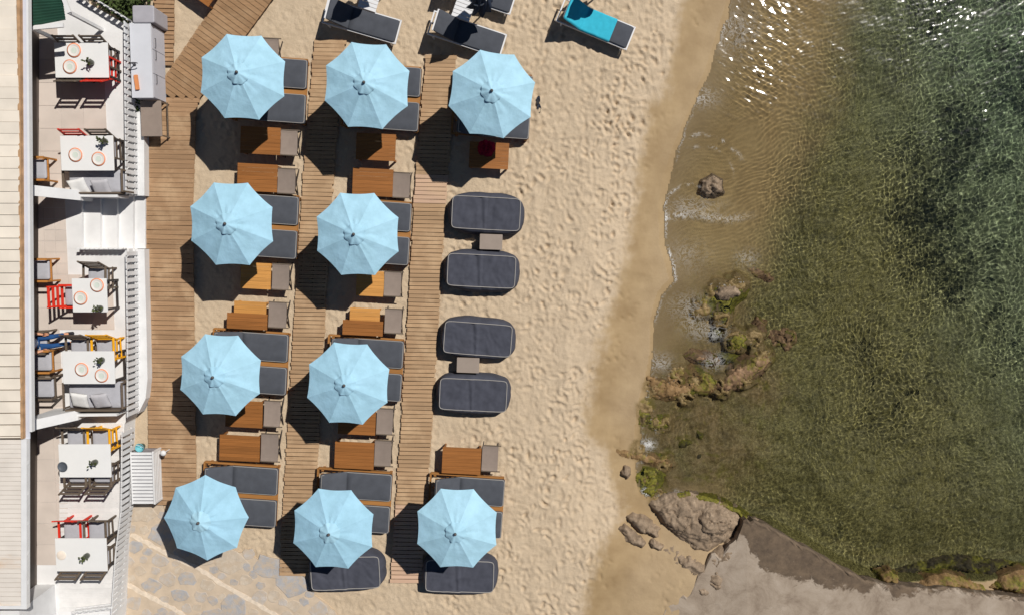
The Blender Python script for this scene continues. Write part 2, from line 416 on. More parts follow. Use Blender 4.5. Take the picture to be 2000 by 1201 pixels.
for fx, fy, r_ in SH:
    q = P(fx, fy, ZW); shelf = np.maximum(shelf, np.exp(-(((X - q.x + .10 * fbm(X * 3, Y * 3, 3)) ** 2 + (Y - q.y + .10 * fbm(X * 3 + 7, Y * 3, 3)) ** 2) / r_ ** 2) ** 1.6))
rid = 1 - np.abs(fbm(X * 2.6 + 1.5, Y * 2.6, 5, gain=.55)) * 2.2
Zs = ZW - .16 + .21 * shelf * np.clip(rid, -.2, 1) + .05 * fbm(X * 9, Y * 9, 3)
Z = np.where(shelf > .04, np.maximum(Z, Z * (1 - sstep(.04, .35, shelf)) + Zs * sstep(.04, .35, shelf)), Z)
reef = np.maximum(reef, sstep(.05, .4, shelf))
Z = Z + reef * (.06 * np.abs(fbm(X * 3, Y * 3, 4)))
deep = sstep(8.5, 15.5, X * .92 + Y * .38 + .8 * fbm(X * .5, Y * .5, 3)) * weed
wetm = np.clip(sstep(-.30, .28, d + .22 * fbm(X * 5, Y * 5, 4)) * (1 - .25 * sstep(.3, 1.6, d) * (s < 0)), 0, 1)
def sand_mat():
    m, t, b = new_mat('beach_sand')
    A = {}
    for k in ('wet', 'weed', 'deep', 'sea', 'reef'):
        n = t.nodes.new('ShaderNodeAttribute'); n.attribute_name = k; A[k] = n.outputs['Fac']
    v = wpos(t)
    fine = noise(t, v, 90, 3, .7); mid = noise(t, v, 2.2, 6, .65)
    dryc = ramp(t, mid, [(.3, lin(187, 167, 138)), (.7, lin(205, 185, 156))])
    dryc = mixc(t, .35, dryc, ramp(t, fine, [(.3, lin(150, 130, 108)), (.7, lin(220, 202, 182))]))
    wet = ramp(t, noise(t, v, 1.3, 5, .6), [(.3, lin(147, 123, 89)), (.7, lin(171, 147, 111))])
    sea = ramp(t, noise(t, v, 1.0, 5, .6), [(.3, lin(146, 121, 80)), (.7, lin(168, 143, 98))])
    blot = noise(t, v, 1.7, 8, .72, .8)
    bl = wpos(t, (8, 4, 1), R(28))
    blade = noise(t, bl, 3.0, 6, .75, 1.6); blade2 = noise(t, wpos(t, (4, 9, 1), R(-20)), 3.4, 6, .75, 1.4)
    bb = math_n(t, 'MAXIMUM', blade, blade2)
    weedc = ramp(t, bb, [(.42, lin(44, 42, 20)), (.54, lin(110, 104, 62)), (.64, lin(156, 148, 96)), (.76, lin(200, 190, 132))])
    weedd = ramp(t, bb, [(.42, lin(34, 48, 34)), (.54, lin(108, 124, 94)), (.64, lin(150, 162, 128)), (.76, lin(180, 192, 152))])
    wc = mixc(t, A['deep'], weedc, weedd)
    wc = mixc(t, ramp(t, blot, [(.33, (.75,) * 3), (.44, (0, 0, 0))]), wc, lin(44, 46, 24))
    wc = mixc(t, ramp(t, noise(t, v, .55, 5, .65, .8), [(.40, (.3,) * 3), (.54, (0, 0, 0))]), wc, lin(44, 44, 22))
    c = mixc(t, A['wet'], dryc, wet); c = mixc(t, A['sea'], c, sea); c = mixc(t, A['weed'], c, wc)
    rc = ramp(t, math_n(t, 'ADD', math_n(t, 'MULTIPLY', bb, .6), math_n(t, 'MULTIPLY', blot, .4)), [(.36, lin(56, 46, 26)), (.48, lin(112, 94, 60)), (.60, lin(150, 128, 92)), (.74, lin(178, 156, 122))])
    rc = mixc(t, ramp(t, noise(t, v, 2.6, 5, .65, .6), [(.53, (0, 0, 0)), (.66, (.75,) * 3)]), rc, ramp(t, fine, [(.3, lin(76, 72, 16)), (.7, lin(128, 120, 36))]))
    c = mixc(t, math_n(t, 'MULTIPLY', A['reef'], .9), c, rc)
    t.links.new(c, b.inputs['Base Color'])
    rg = t.nodes.new('ShaderNodeMapRange'); t.links.new(A['wet'], rg.inputs[0]); rg.inputs[3].default_value = .95; rg.inputs[4].default_value = .6
    t.links.new(rg.outputs[0], b.inputs['Roughness']); b.inputs['Specular IOR Level'].default_value = .15
    h = math_n(t, 'ADD', math_n(t, 'MULTIPLY', noise(t, v, 14, 5, .65), .7), math_n(t, 'MULTIPLY', fine, .15))
    h = math_n(t, 'MULTIPLY', h, math_n(t, 'SUBTRACT', 1.0, math_n(t, 'MULTIPLY', A['wet'], .85)))
    bump(t, b, h, .75, .04)
    return m
gm = grid_mesh('sand', xs, ys, Z, sand_mat(), {'wet': wetm, 'weed': weed, 'deep': deep, 'sea': sstep(-.1, 1.3, s), 'reef': reef})
sand = tag(link('sand', gm), 'pale trodden beach sand running down into the sea bed', kind='structure')

# water: a rippled sheet
def water_mat():
    m, t, b = new_mat('sea_water')
    nt_ = t.nodes; nt_.remove(b); out = nt_['Material Output']
    at = nt_.new('ShaderNodeAttribute'); at.attribute_name = 'foam'
    rf = nt_.new('ShaderNodeBsdfRefraction'); rf.inputs['IOR'].default_value = 1.33; rf.inputs['Roughness'].default_value = 0.0
    rf.inputs['Color'].default_value = (.98, .995, .985, 1)
    gs = nt_.new('ShaderNodeBsdfGlossy'); gs.inputs['Roughness'].default_value = .13; gs.inputs['Color'].default_value = (1, 1, 1, 1)
    fr_ = nt_.new('ShaderNodeFresnel'); fr_.inputs['IOR'].default_value = 1.33
    gl = nt_.new('ShaderNodeMixShader'); t.links.new(fr_.outputs[0], gl.inputs[0]); t.links.new(rf.outputs[0], gl.inputs[1]); t.links.new(gs.outputs[0], gl.inputs[2])
    df = nt_.new('ShaderNodeBsdfDiffuse'); df.inputs['Color'].default_value = (.78, .77, .74, 1)
    mx = nt_.new('ShaderNodeMixShader')
    vein = math_n(t, 'ABSOLUTE', math_n(t, 'SUBTRACT', noise(t, wpos(t), 4.5, 5, .65, 1.8), .5), 0)
    lace = ramp(t, vein, [(0, (1, 1, 1)), (.03, (.55,) * 3), (.075, (0, 0, 0))])
    fo = math_n(t, 'MULTIPLY', at.outputs['Fac'], lace)
    fo = math_n(t, 'ADD', math_n(t, 'MULTIPLY', fo, .8), math_n(t, 'MAXIMUM', math_n(t, 'SUBTRACT', at.outputs['Fac'], .95), 0))
    fo = math_n(t, 'MINIMUM', fo, .85)
    t.links.new(fo, mx.inputs[0]); t.links.new(gl.outputs[0], mx.inputs[1]); t.links.new(df.outputs[0], mx.inputs[2])
    t.links.new(mx.outputs[0], out.inputs['Surface'])
    return m
wx = axis(3.0, 15.9, .024, 2.0, 60, 10); wy = axis(-10.0, 7.7, .024, -60, 60, 10)
WX, WY = np.meshgrid(wx, wy)
ws = sdist(WX, WY, wpl(SHORE, ZW))
u = WX + .3 * fbm(WX * .5, WY * .5, 2); v = WY + .3 * fbm(WX * .5 + 5, WY * .5, 2)
wwd = sdist(WX, WY, wpl(WEED, -.6))
top = sstep(-3.5, 2.5, WY)
patch = np.clip(.85 + .9 * fbm(WX * .35, WY * .35, 3), .35, 1.5)
amp = (.16 + .84 * sstep(-1.0, .8, wwd)) * patch
gx_, gy_ = u * .92 + v * .38, v * .92 - u * .38
wz = .016 * fbm(u * .8, v * .8, 2) + amp * (.0062 * fbm(u * 2.6, v * 2.2, 2) + .0052 * fbm(u * 6.4 + 3, v * 5.6, 2) + .0021 * fbm(gx_ * 12, gy_ * 11, 1))
wz += patch * (.3 + .7 * top) * .0034 * fbm(gx_ * 4.5, gy_ * 12.0, 1)
pr = P(1392, 362, ZW); rr = np.hypot(WX - pr.x, WY - pr.y)
pr2 = P(1372, 338, ZW); rr2 = np.hypot(WX - pr2.x, (WY - pr2.y) * 1.15); an2 = np.arctan2(WY - pr2.y, WX - pr2.x)
wz += .006 * np.sin(rr2 * 13 + 2.0 * fbm(WX, WY, 2)) * np.exp(-((rr2 - 1.0) / .45) ** 2) * (.4 + .6 * np.sin(an2 - .3) ** 2)
ca, cbv = (WX * .42 + WY * .91), (WX * .91 - WY * .42)
chop = sstep(P(0, 260, ZW).y, P(0, 130, ZW).y, WY + .5 * fbm(WX * .7, WY * .7, 2)) * np.exp(-((WX - P(1478, 60, ZW).x) / 1.35) ** 2)
wz += chop * (.0175 * fbm(cbv * 2.4 + 8, ca * 6.2, 2) + .0055 * fbm(cbv * 6, ca * 13, 1))
n_a = fbm(WX * .9, WY * .9, 3); n_b = fbm(WX * 2.6 + 4, WY * 2.6, 3)
lineq = sstep(P(0, 560, ZW).y - .1, P(0, 545, ZW).y, WY) * (1 - sstep(P(0, 410, ZW).y, P(0, 385, ZW).y, WY))
ti = np.clip(np.searchsorted(xs, WX), 0, len(xs) - 1); tj = np.clip(np.searchsorted(ys, WY), 0, len(ys) - 1)
dep = ZW + wz - Z[tj, ti]
foam = np.exp(-((dep - .032) / .006) ** 2) * (1.25 * lineq * sstep(-.5, .1, n_b) + .5 * sstep(.0, .35, n_a))
arc = np.exp(-((rr2 - 1.15 - .16 * n_a - .08 * n_b) / .05) ** 2) * sstep(-.1, .6, np.sin(an2 - .15)) + .6 * np.exp(-((rr2 - .86 - .12 * n_a) / .04) ** 2) * sstep(.2, .8, np.sin(an2 + .5))
foam += .9 * arc * sstep(-.15, .35, n_b + .1)
pc = P(1345, 400, ZW); rc_ = np.hypot(WX - pc.x, (WY - pc.y) * 1.2); foam += .8 * np.exp(-((rc_ - .66 - .1 * n_a) / .05) ** 2) * (np.sin(np.arctan2(WY - pc.y, WX - pc.x)) > -.2) * (WX < pc.x + .35) * sstep(-.2, .3, n_b + .2)
streak = np.exp(-((WY - P(0, 424, ZW).y - .12 * n_a) / .10) ** 2) * sstep(P(1290, 0, ZW).x, P(1310, 0, ZW).x, WX) * (1 - sstep(P(1440, 0, ZW).x, P(1500, 0, ZW).x, WX))
foam += .62 * streak + .5 * np.exp(-((WY - P(0, 404, ZW).y) / .22) ** 2 - ((WX - P(1360, 0, ZW).x) / .7) ** 2)
for (fx, fy, r_, a_) in ((1265, 868, .20, 1.5), (1400, 650, .30, .8), (1247, 800, .14, 1.2), (1345, 600, .5, .5), (1262, 958, .16, 1.0), (1290, 708, .3, .7), (1395, 705, .3, .8), (1430, 60, .7, .5), (1375, 190, .35, .7), (1360, 640, .4, .5), (1250, 770, .15, .8), (1460, 505, .3, .45), (1340, 500, .6, .28)):
    q = P(fx, fy, ZW); foam += a_ * np.exp(-(np.hypot(WX - q.x, (WY - q.y) * 1.4) / r_) ** 2)
foam *= .75 + .6 * n_b
wm = grid_mesh('water', wx, wy, ZW + wz, water_mat(), {'foam': foam}, dep > .022)
water = tag(link('water', wm), 'clear shallow sea water with small ripples and foam', kind='structure')
try:
    water.cycles.is_caustics_caster = True; sand.cycles.is_caustics_receiver = True; sun_d.cycles.is_caustics_light = True
except Exception as e: print('caustics', e)

# ------------------------------------------------------------------ shared unit block for the many small pieces
_cubes = {}
def cube(mat):
    if mat.name not in _cubes: _cubes[mat.name] = MB().box(0, 0, 0, 1, 1, 1).mesh('block_' + mat.name, mat)
    return _cubes[mat.name]
def piece(name, parent, loc, dims, mat, rz=0.0, rx=0.0, ry=0.0):
    o = link(name, cube(mat), parent, loc); o.scale = dims; o.rotation_euler = (rx, ry, rz); return o

# ------------------------------------------------------------------ boardwalks
def lerp_edges(tbl, y):
    for (y0, a0, b0), (y1, a1, b1) in zip(tbl[:-1], tbl[1:]):
        if y <= y1 or y1 == tbl[-1][0]:
            t = (y - y0) / (y1 - y0); return a0 + (a1 - a0) * t, b0 + (b1 - b0) * t
def boardwalk(name, label, tbl, step, plank, mat_of, jitter, z):
    root = empty(name, (0, 0, 0), 0, label, kind='structure')
    y = tbl[0][0]; k = 0
    jb = MB()
    for f in (.12, .5, .88):
        pts = [P(a + (b - a) * f, yy, z - .05) for yy, a, b in tbl]
        for p, q in zip(pts[:-1], pts[1:]): jb.bar(p, q, .06, .05)
    jb.build('joist', joist, root)
    while y < tbl[-1][0]:
        a, b = lerp_edges(tbl, y + step / 2)
        p, q = P(a, y + step / 2, z), P(b, y + step / 2, z)
        c = (p + q) / 2; L = (q - p).length + random.uniform(-jitter, jitter)
        piece('plank', root, (c.x + random.uniform(-.5, .5) * jitter, c.y, z - .012 + random.uniform(-.003, .003)), (L, plank, .03), mat_of(y), R(random.gauss(-1.0, .3 if jitter < .02 else .45)), R(random.gauss(0, .8)), R(random.gauss(0, .3)))
        y += step; k += 1
    return root
boardwalk('boardwalk', 'wide brown plank boardwalk running beside the white terrace', [(191, 284, 392), (212, 284, 383), (400, 285, 377), (600, 287, 379), (985, 291, 384)], 9.25, .121, lambda y: plankw, .01, .075)
boardwalk('boardwalk', 'narrow roll-out boardwalk between the first and second parasol columns', [(78, 614, 675), (150, 608, 668), (340, 592, 652), (600, 575, 636), (985, 553, 617), (1122, 545, 609)], 8.05, .100, lambda y: plank_r, .03, .055)
boardwalk('boardwalk', 'narrow roll-out boardwalk beside the covered loungers', [(108, 832, 892), (340, 812, 875), (600, 797, 858), (800, 785, 846), (985, 772, 834), (1137, 762, 824)], 8.05, .100, lambda y: plank_p if 336 < y < 392 else (plank_r if y < 985 else plank_p), .03, .055)
boardwalk('boardwalk', 'short slatted boardwalk behind the white bar cabinet', [(-60, 300, 341), (0, 300, 341), (126, 303, 338)], 8.6, .094, lambda y: plankw, .03, .055)
root = empty('boardwalk', (0, 0, 0), 0, 'diagonal brown plank boardwalk leading up and to the right', kind='structure')
dpoly = [P(a, b, .07) for a, b in ((448, -34), (322, 152), (321, 189), (389, 193), (556, -34))]
def inside(p, poly):
    c = False
    for a, b in zip(poly, poly[1:] + poly[:1]):
        if (a.y > p.y) != (b.y > p.y) and p.x < (b.x - a.x) * (p.y - a.y) / (b.y - a.y) + a.x: c = not c
    return c
ax = (dpoly[0] - dpoly[1]).normalized(); pd = Vector((ax.y, -ax.x, 0)); stp_ = .139; o_ = dpoly[1]
for i in range(-14, 27):
    st0 = o_ + ax * (i * stp_); ins = [u_ for u_ in np.arange(-1.5, 3.2, .01) if inside(st0 + pd * u_, dpoly)]
    if len(ins) < 12: continue
    c = st0 + pd * ((ins[0] + ins[-1]) / 2)
    piece('plank', root, (c.x, c.y, .07 + random.uniform(-.002, .002)), (ins[-1] - ins[0] + .03, stp_ - .011, .03), plank_d, math.atan2(pd.y, pd.x))
jb = MB()
for a, b in ((340, 460), (372, 500), (395, 525)): jb.bar(P(a, 150, .02), P(b, -34, .02), .07, .05)
jb.build('joist', joist, root)

# ------------------------------------------------------------------ stone paving at the lower left
pav_poly = [P(a, b, .0) for a, b in ((236, 984), (318, 984), (332, 1036), (400, 1080), (480, 1078), (560, 1126), (640, 1180), (700, 1250), (150, 1250), (220, 1190))]
mortar = M('sandy_mortar', lin(194, 176, 154), .9, .12, 3, .5, 30)
pav = tag(MB().prism([(p.x, p.y) for p in pav_poly], -.12, .012).build('paving', mortar), 'sandy stone paving with pale painted bands', kind='structure')
bandA = [(256, 1043), (290, 1062), (322, 1078), (392, 1112), (430, 1137), (482, 1166), (545, 1206), (580, 1240)]
bandB = [(246, 1140), (290, 1163), (330, 1184), (376, 1210), (420, 1240)]
wb = [P(*q) for q in bandA] + [P(*q) for q in bandB]
stones = []
rs = random.Random(4)
tries = 0
while len(stones) < 90 and tries < 9000:
    tries += 1
    p = P(rs.uniform(230, 660), rs.uniform(990, 1240)); r_ = rs.choice((.14, .2, .28, .38, .46)) * rs.uniform(.85, 1.1)
    if not inside(p, pav_poly): continue
    if any((p - q).length < (r_ + r2) * .92 for q, r2 in stones): continue
    if any(abs(sdist(np.array([p.x]), np.array([p.y]), [(q.x, q.y) for q in (wb[:8] if k == 0 else wb[8:])])[0]) < r_ * .8 + .04 for k in (0, 1)): continue
    stones.append((p, r_))
for p, r_ in stones:
    n = rs.randint(7, 12); a0 = rs.uniform(0, 6)
    poly = [(r_ * rs.uniform(.72, 1.2) * math.cos(a0 + 6.283 * k / n) * 1.15, r_ * rs.uniform(.65, 1.15) * math.sin(a0 + 6.283 * k / n)) for k in range(n)]
    mb = MB(); mb.rings([[(x, y, -.04) for x, y in poly], [(x, y, .012) for x, y in poly], [(x * .94, y * .94, .017 + rs.uniform(0, .006)) for x, y in poly]])
    mb.build('stone', rs.choice(stone_m), pav, (p.x, p.y, 0), 0)
band_m = M('worn_white_paint', lin(216, 200, 180), .85, .14, 9, .5, 30)
for pts in (bandA, bandB):
    mb = MB(); q = [P(*p_) for p_ in pts]
    dense = []
    for a, b in zip(q[:-1], q[1:]):
        for k in range(6): dense.append(a.lerp(b, k / 6))
    Lr = []
    for i, p in enumerate(dense):
        d_ = (dense[min(i + 1, len(dense) - 1)] - dense[max(i - 1, 0)]).normalized(); nn = Vector((-d_.y, d_.x, 0))
        wv = .075 + rs.uniform(-.03, .03); Lr.append((p + nn * wv, p - nn * (.06 + rs.uniform(-.03, .02))))
    vs = [(x.x, x.y, .02) for l in Lr for x in l] + [(x.x, x.y, -.03) for l in Lr for x in l]; m2 = len(Lr) * 2
    fs = []
    for i in range(len(Lr) - 1):
        fs += [(2 * i, 2 * i + 1, 2 * i + 3, 2 * i + 2), (2 * i, 2 * i + 2, m2 + 2 * i + 2, m2 + 2 * i), (2 * i + 1, m2 + 2 * i + 1, m2 + 2 * i + 3, 2 * i + 3)]
    mb.add(vs, fs); mb.build('painted_band', band_m, pav)

# ------------------------------------------------------------------ concrete slab at the water's edge, lower right
edge = [(1290, 1212), (1330, 1170), (1385, 1105), (1425, 1062), (1452, 1030), (1472, 1016), (1500, 1027), (1600, 1083), (1690, 1133), (1740, 1142), (1800, 1148), (1860, 1148), (1930, 1160), (2000, 1166), (2300, 1180)]
ex = [p[0] for p in edge]
cs = np.linspace(1290, 2300, 150)
rows = 14
vs, fs, damp = [], [], []
rn = np.random.RandomState(5)
for i, cx in enumerate(cs):
    ey = np.interp(cx, ex, [p[1] for p in edge]) + (.5 * rn.randn() + 2.2 * math.sin(cx * .11) * math.sin(cx * .037) if cx > 1480 else 9 * math.sin(cx * .085) + 6 * math.sin(cx * .21 + 1) + 1.5 * rn.randn())
    t = np.interp(cx, [1290, 1440, 1462, 1490, 1540, 1590, 1640, 1690, 1715, 1735, 1742, 1775, 1790, 2300], [0, 0, 50, 92, 80, 62, 40, 26, 4, 4, 26, 22, 3, 3])
    for j in range(rows):
        dd = (0, 4, 9, 16, 24, 34, 45, 57, 70, 84, 100, 125, 180, 320)[j]
        p = P(cx, ey + dd, .13); vs.append((p.x, p.y, np.interp(cx, [1290, 1400, 1460], [-.01, .03, .13]) - (.04 if j == 0 else 0) + .012 * rn.randn() * (j < 2)))
        damp.append(float(np.clip((t - dd) / 34 + .5, 0, 1)) if t > 0 else 0.0)
    p = P(cx, ey, .13); vs.append((p.x, p.y - .05, -.9)); damp.append(1.0)
st = rows + 1
for i in range(len(cs) - 1):
    for j in range(rows - 1): fs.append((i * st + j, i * st + j + 1, (i + 1) * st + j + 1, (i + 1) * st + j))
    fs.append((i * st + rows, i * st, (i + 1) * st, (i + 1) * st + rows))
def slab_mat():
    m, t, b = new_mat('old_concrete')
    v = wpos(t); at = t.nodes.new('ShaderNodeAttribute'); at.attribute_name = 'damp'
    n1 = noise(t, v, 1.4, 8, .7, .4)
    dryc = ramp(t, n1, [(.3, lin(126, 110, 94)), (.5, lin(156, 141, 124)), (.7, lin(172, 158, 142))])
    wet = ramp(t, noise(t, v, 4, 6, .7), [(.3, lin(68, 55, 42)), (.7, lin(112, 94, 74))])
    fac = ramp(t, math_n(t, 'ADD', at.outputs['Fac'], math_n(t, 'MULTIPLY', math_n(t, 'SUBTRACT', noise(t, v, 3.2, 8, .75, .5), .5), 2.2)), [(.4, (0, 0, 0)), (.6, (.95,) * 3)])
    c = mixc(t, fac, dryc, wet)
    vo = t.nodes.new('ShaderNodeTexVoronoi'); vo.feature = 'DISTANCE_TO_EDGE'; vo.inputs['Scale'].default_value = .33
    wv = t.nodes.new('ShaderNodeVectorMath'); wv.operation = 'ADD'; nz = t.nodes.new('ShaderNodeTexNoise'); nz.inputs['Scale'].default_value = 2.2
    t.links.new(v, nz.inputs['Vector']); t.links.new(v, wv.inputs[0]); t.links.new(nz.outputs['Color'], wv.inputs[1]); t.links.new(wv.outputs[0], vo.inputs['Vector'])
    c = mixc(t, ramp(t, vo.outputs['Distance'], [(.0, (.16,) * 3), (.008, (0, 0, 0))]), c, lin(92, 80, 68))
    t.links.new(c, b.inputs['Base Color']); b.inputs['Roughness'].default_value = .85
    bump(t, b, math_n(t, 'ADD', n1, math_n(t, 'MULTIPLY', noise(t, v, 30, 4), .3)), .5, .03)
    return m
me = bpy.data.meshes.new('concrete_slab'); me.from_pydata(vs, [], fs); me.materials.append(slab_mat())
at = me.attributes.new('damp', 'FLOAT', 'POINT'); at.data.foreach_set('value', damp)
tag(link('concrete_slab', me), 'weathered concrete slab along the water with a dark damp edge', kind='structure')

# ------------------------------------------------------------------ rocks
def rock(outline, zb, h, mat, label, seed, edge=.12, rough=.09, group='rocks along the shore', tilt=(0, 0)):
    zt = zb + h * .7; pts = [P(a, b, zt) for a, b in outline]
    cx = sum(p.x for p in pts) / len(pts); cy = sum(p.y for p in pts) / len(pts)
    x0, x1 = min(p.x for p in pts) - .15, max(p.x for p in pts) + .15; y0, y1 = min(p.y for p in pts) - .15, max(p.y for p in pts) + .15
    st_ = max(.018, min(.03, (x1 - x0) / 40)); gx, gy = np.arange(x0, x1, st_), np.arange(y0, y1, st_); GX, GY = np.meshgrid(gx, gy); o = seed * 5.37
    wx_, wy_ = GX + .09 * fbm(GX * 3.5 + o, GY * 3.5, 5, gain=.6), GY + .09 * fbm(GX * 3.5, GY * 3.5 + o, 5, gain=.6)
    dd = np.full(GX.shape, 1e9); ins = np.zeros(GX.shape, bool)
    for a, b in zip(pts, pts[1:] + pts[:1]):
        ex_, ey_ = b.x - a.x, b.y - a.y; t = np.clip(((wx_ - a.x) * ex_ + (wy_ - a.y) * ey_) / (ex_ ** 2 + ey_ ** 2 + 1e-9), 0, 1)
        dd = np.minimum(dd, np.hypot(wx_ - a.x - t * ex_, wy_ - a.y - t * ey_))
        ins ^= ((a.y > wy_) != (b.y > wy_)) & (wx_ < ex_ * (wy_ - a.y) / (ey_ if abs(ey_) > 1e-9 else 1e-9) + a.x)
    sd = np.where(ins, dd, -dd)
    prof = 1 - np.exp(-np.clip(sd, 0, None) / edge)
    crack = np.exp(-(fbm(GX * 1.7 + o, GY * 1.7 - o, 3) / .035) ** 2)
    zz = h * prof + rough * prof * (fbm(GX * 1.7 + o, GY * 1.7, 4, gain=.45) * 1.3 + .22 * np.abs(fbm(GX * 5 - o, GY * 5, 4))) - .08 * crack * prof * (rough > .05) - .03 * np.exp(-(fbm(GX * 3.1 - o, GY * 3.1 + o, 3) / .02) ** 2) * prof * (rough > .08) + prof * ((GX - cx) * tilt[0] + (GY - cy) * tilt[1])
    if rough > .075:
        stp2 = .075 + .02 * fbm(GX * .8 + o, GY * .8, 2); qz = zz / stp2 + .8 * fbm(GX * 1.2 - o, GY * 1.2, 2); fq = qz - np.floor(qz)
        zz = zz * .35 + .65 * (np.floor(qz) + sstep(.72, 1.0, fq) - .8 * fbm(GX * 1.2 - o, GY * 1.2, 2)) * stp2
    zz = np.where(sd < 0, np.clip(sd, -.1, 0) * 2.5, zz)
    me = grid_mesh('rock', gx - cx, gy - cy, zz, mat, None, sd > -.07)
    o_ = link('rock', me, None, (cx, cy, zb)); o_.cycles.is_caustics_receiver = True
    return tag(o_, label, 'rock', group)
rock([(1362, 378), (1371, 350), (1395, 337), (1414, 348), (1420, 376), (1402, 386), (1380, 385)], -.50, .42, rk_grey, 'lone brown boulder in the shallows ringed by ripples', 1, .10, .10)
rock([(1360, 592), (1375, 570), (1410, 550), (1445, 545), (1468, 560), (1460, 582), (1437, 600), (1430, 637), (1410, 642), (1385, 622), (1365, 606)], -.54, .30, rk_moss, 'broad green mossy rock with a bare pinkish top', 2, .16, .12)
rock([(1400, 573), (1413, 562), (1440, 561), (1447, 574), (1425, 586), (1406, 584)], -.24, .16, rk_grey, 'bare pinkish stone lying on the broad mossy rock', 3, .08, .05)
rock([(1414, 660), (1428, 645), (1455, 644), (1469, 660), (1463, 683), (1440, 693), (1420, 683)], -.52, .34, rk_moss, 'round green mossy rock in the middle of the shore rocks', 5, .14, .09)
rock([(1393, 766), (1400, 745), (1430, 714), (1465, 690), (1500, 684), (1513, 704), (1496, 730), (1460, 760), (1420, 771)], -.54, .38, rk_brown, 'long slanting brown rock above the deep green water', 6, .14, .14)
rock([(1238, 742), (1262, 726), (1300, 736), (1320, 716), (1352, 712), (1388, 724), (1404, 744), (1398, 769), (1345, 776), (1300, 788), (1262, 782), (1250, 764)], -.42, .19, rk_yel, 'low ochre rock ledge reaching from the wet sand', 8, .12, .13)
rock([(1330, 694), (1352, 680), (1392, 690), (1412, 706), (1396, 718), (1350, 712)], -.50, .24, rk_brown, 'low brown rock lapped by foam above the ochre ledge', 41, .1, .1)
rock([(1470, 640), (1482, 622), (1500, 632), (1498, 662), (1480, 672)], -.56, .28, rk_brown, 'small brown rock right of the round mossy rock', 42, .1, .09)
rock([(1384, 650), (1396, 640), (1414, 650), (1408, 668), (1390, 668)], -.54, .26, rk_dark, 'small dark rock left of the round mossy rock', 43, .1, .08)
rock([(1404, 696), (1424, 686), (1446, 694), (1436, 708), (1412, 712)], -.54, .30, rk_moss, 'small green rock between the round mossy rock and slanting rock', 44, .1, .09)
rock([(1318, 862), (1340, 852), (1356, 866), (1340, 880), (1322, 878)], -.60, .24, rk_dark, 'small dark rock under water right of the white foam', 45, .1, .08)
rock([(1495, 640), (1520, 628), (1556, 640), (1562, 668), (1540, 690), (1508, 684), (1494, 662)], -.92, .36, rk_brown, 'drowned brown rock right of the round mossy rock', 10, .16, .12)
rock([(1440, 520), (1462, 512), (1500, 528), (1520, 545), (1500, 556), (1466, 545)], -.80, .32, rk_brown, 'drowned brown rock above the broad mossy rock', 11, .14, .12)
rock([(1236, 806), (1250, 788), (1276, 798), (1304, 808), (1312, 834), (1290, 852), (1262, 846), (1240, 832)], -.47, .22, rk_moss, 'small mossy rock at the water edge beside white foam', 12, .12, .14)
rock([(1172, 876), (1200, 865), (1240, 872), (1268, 884), (1300, 890), (1320, 906), (1312, 916), (1280, 912), (1230, 902), (1195, 893)], -.37, .15, rk_yel, 'flat sandy ledge at the inner corner of the cove', 14, .12, .09)
rock([(1236, 936), (1252, 906), (1284, 912), (1306, 928), (1296, 952), (1276, 976), (1252, 970)], -.40, .20, rk_moss, 'lumpy green and brown rock above the big grey boulder', 16, .12, .14)
rock([(1212, 926), (1218, 912), (1232, 914), (1235, 928), (1224, 937)], -.30, .17, rk_grey, 'single small grey stone on the wet sand', 17, .05, .04)
rock([(1346, 884), (1358, 872), (1378, 878), (1380, 898), (1362, 908), (1347, 900)], -.72, .30, rk_dark, 'dark round rock under water right of the cove', 18, .12, .08)
rock([(1352, 846), (1364, 836), (1378, 846), (1374, 862), (1356, 862)], -.70, .28, rk_dark, 'small dark rock under water above the round one', 19, .1, .06)
rock([(1262, 988), (1300, 967), (1345, 963), (1400, 979), (1444, 998), (1462, 1022), (1442, 1054), (1405, 1078), (1380, 1092), (1350, 1084), (1320, 1062), (1300, 1038), (1280, 1010)], -.38, .52, rk_grey, 'largest grey boulder beside the concrete slab', 20, .24, .15)
rock([(1284, 1076), (1318, 1060), (1352, 1084), (1394, 1098), (1420, 1116), (1408, 1162), (1362, 1172), (1328, 1136), (1300, 1104)], -.22, .21, rk_grey, 'flat broken bedrock between the largest boulder and the sand', 51, .16, .08)
rock([(1376, 1092), (1410, 1070), (1446, 1046), (1470, 1018), (1502, 1030), (1476, 1072), (1430, 1106), (1396, 1124)], -.2, .34, rk_grey, 'low grey rock joining the largest boulder to the concrete slab', 52, .14, .09)
rock([(1368, 1014), (1385, 1003), (1412, 1004), (1428, 1018), (1420, 1042), (1392, 1050), (1368, 1038)], .05, .20, rk_grey, 'rough grey lump on top of the largest boulder', 21, .08, .09)
rock([(1296, 985), (1310, 966), (1346, 960), (1400, 974), (1448, 996), (1470, 1014), (1462, 1022), (1420, 1000), (1350, 976)], -.42, .36, rk_moss, 'yellow-green weedy rim of rock above the largest boulder', 22, .10, .07)
rock([(1226, 1014), (1240, 1007), (1262, 1012), (1292, 1036), (1284, 1052), (1252, 1046)], -.20, .20, rk_grey, 'flat grey stone left of the largest boulder', 23, .07, .06)
rock([(1208, 1032), (1222, 1026), (1242, 1040), (1266, 1062), (1256, 1074), (1226, 1062)], -.18, .17, rk_grey, 'leftmost flat grey stone half buried in sand', 24, .07, .06)
rock([(1268, 1060), (1280, 1056), (1298, 1068), (1292, 1078), (1274, 1073)], -.16, .16, rk_grey, 'smallest flat stone below the largest boulder', 25, .05, .04)
rock([(1318, 1088), (1350, 1084), (1394, 1108), (1390, 1126), (1352, 1130), (1326, 1110)], -.18, .24, rk_grey, 'cracked grey stone below the largest boulder', 26, .09, .09)
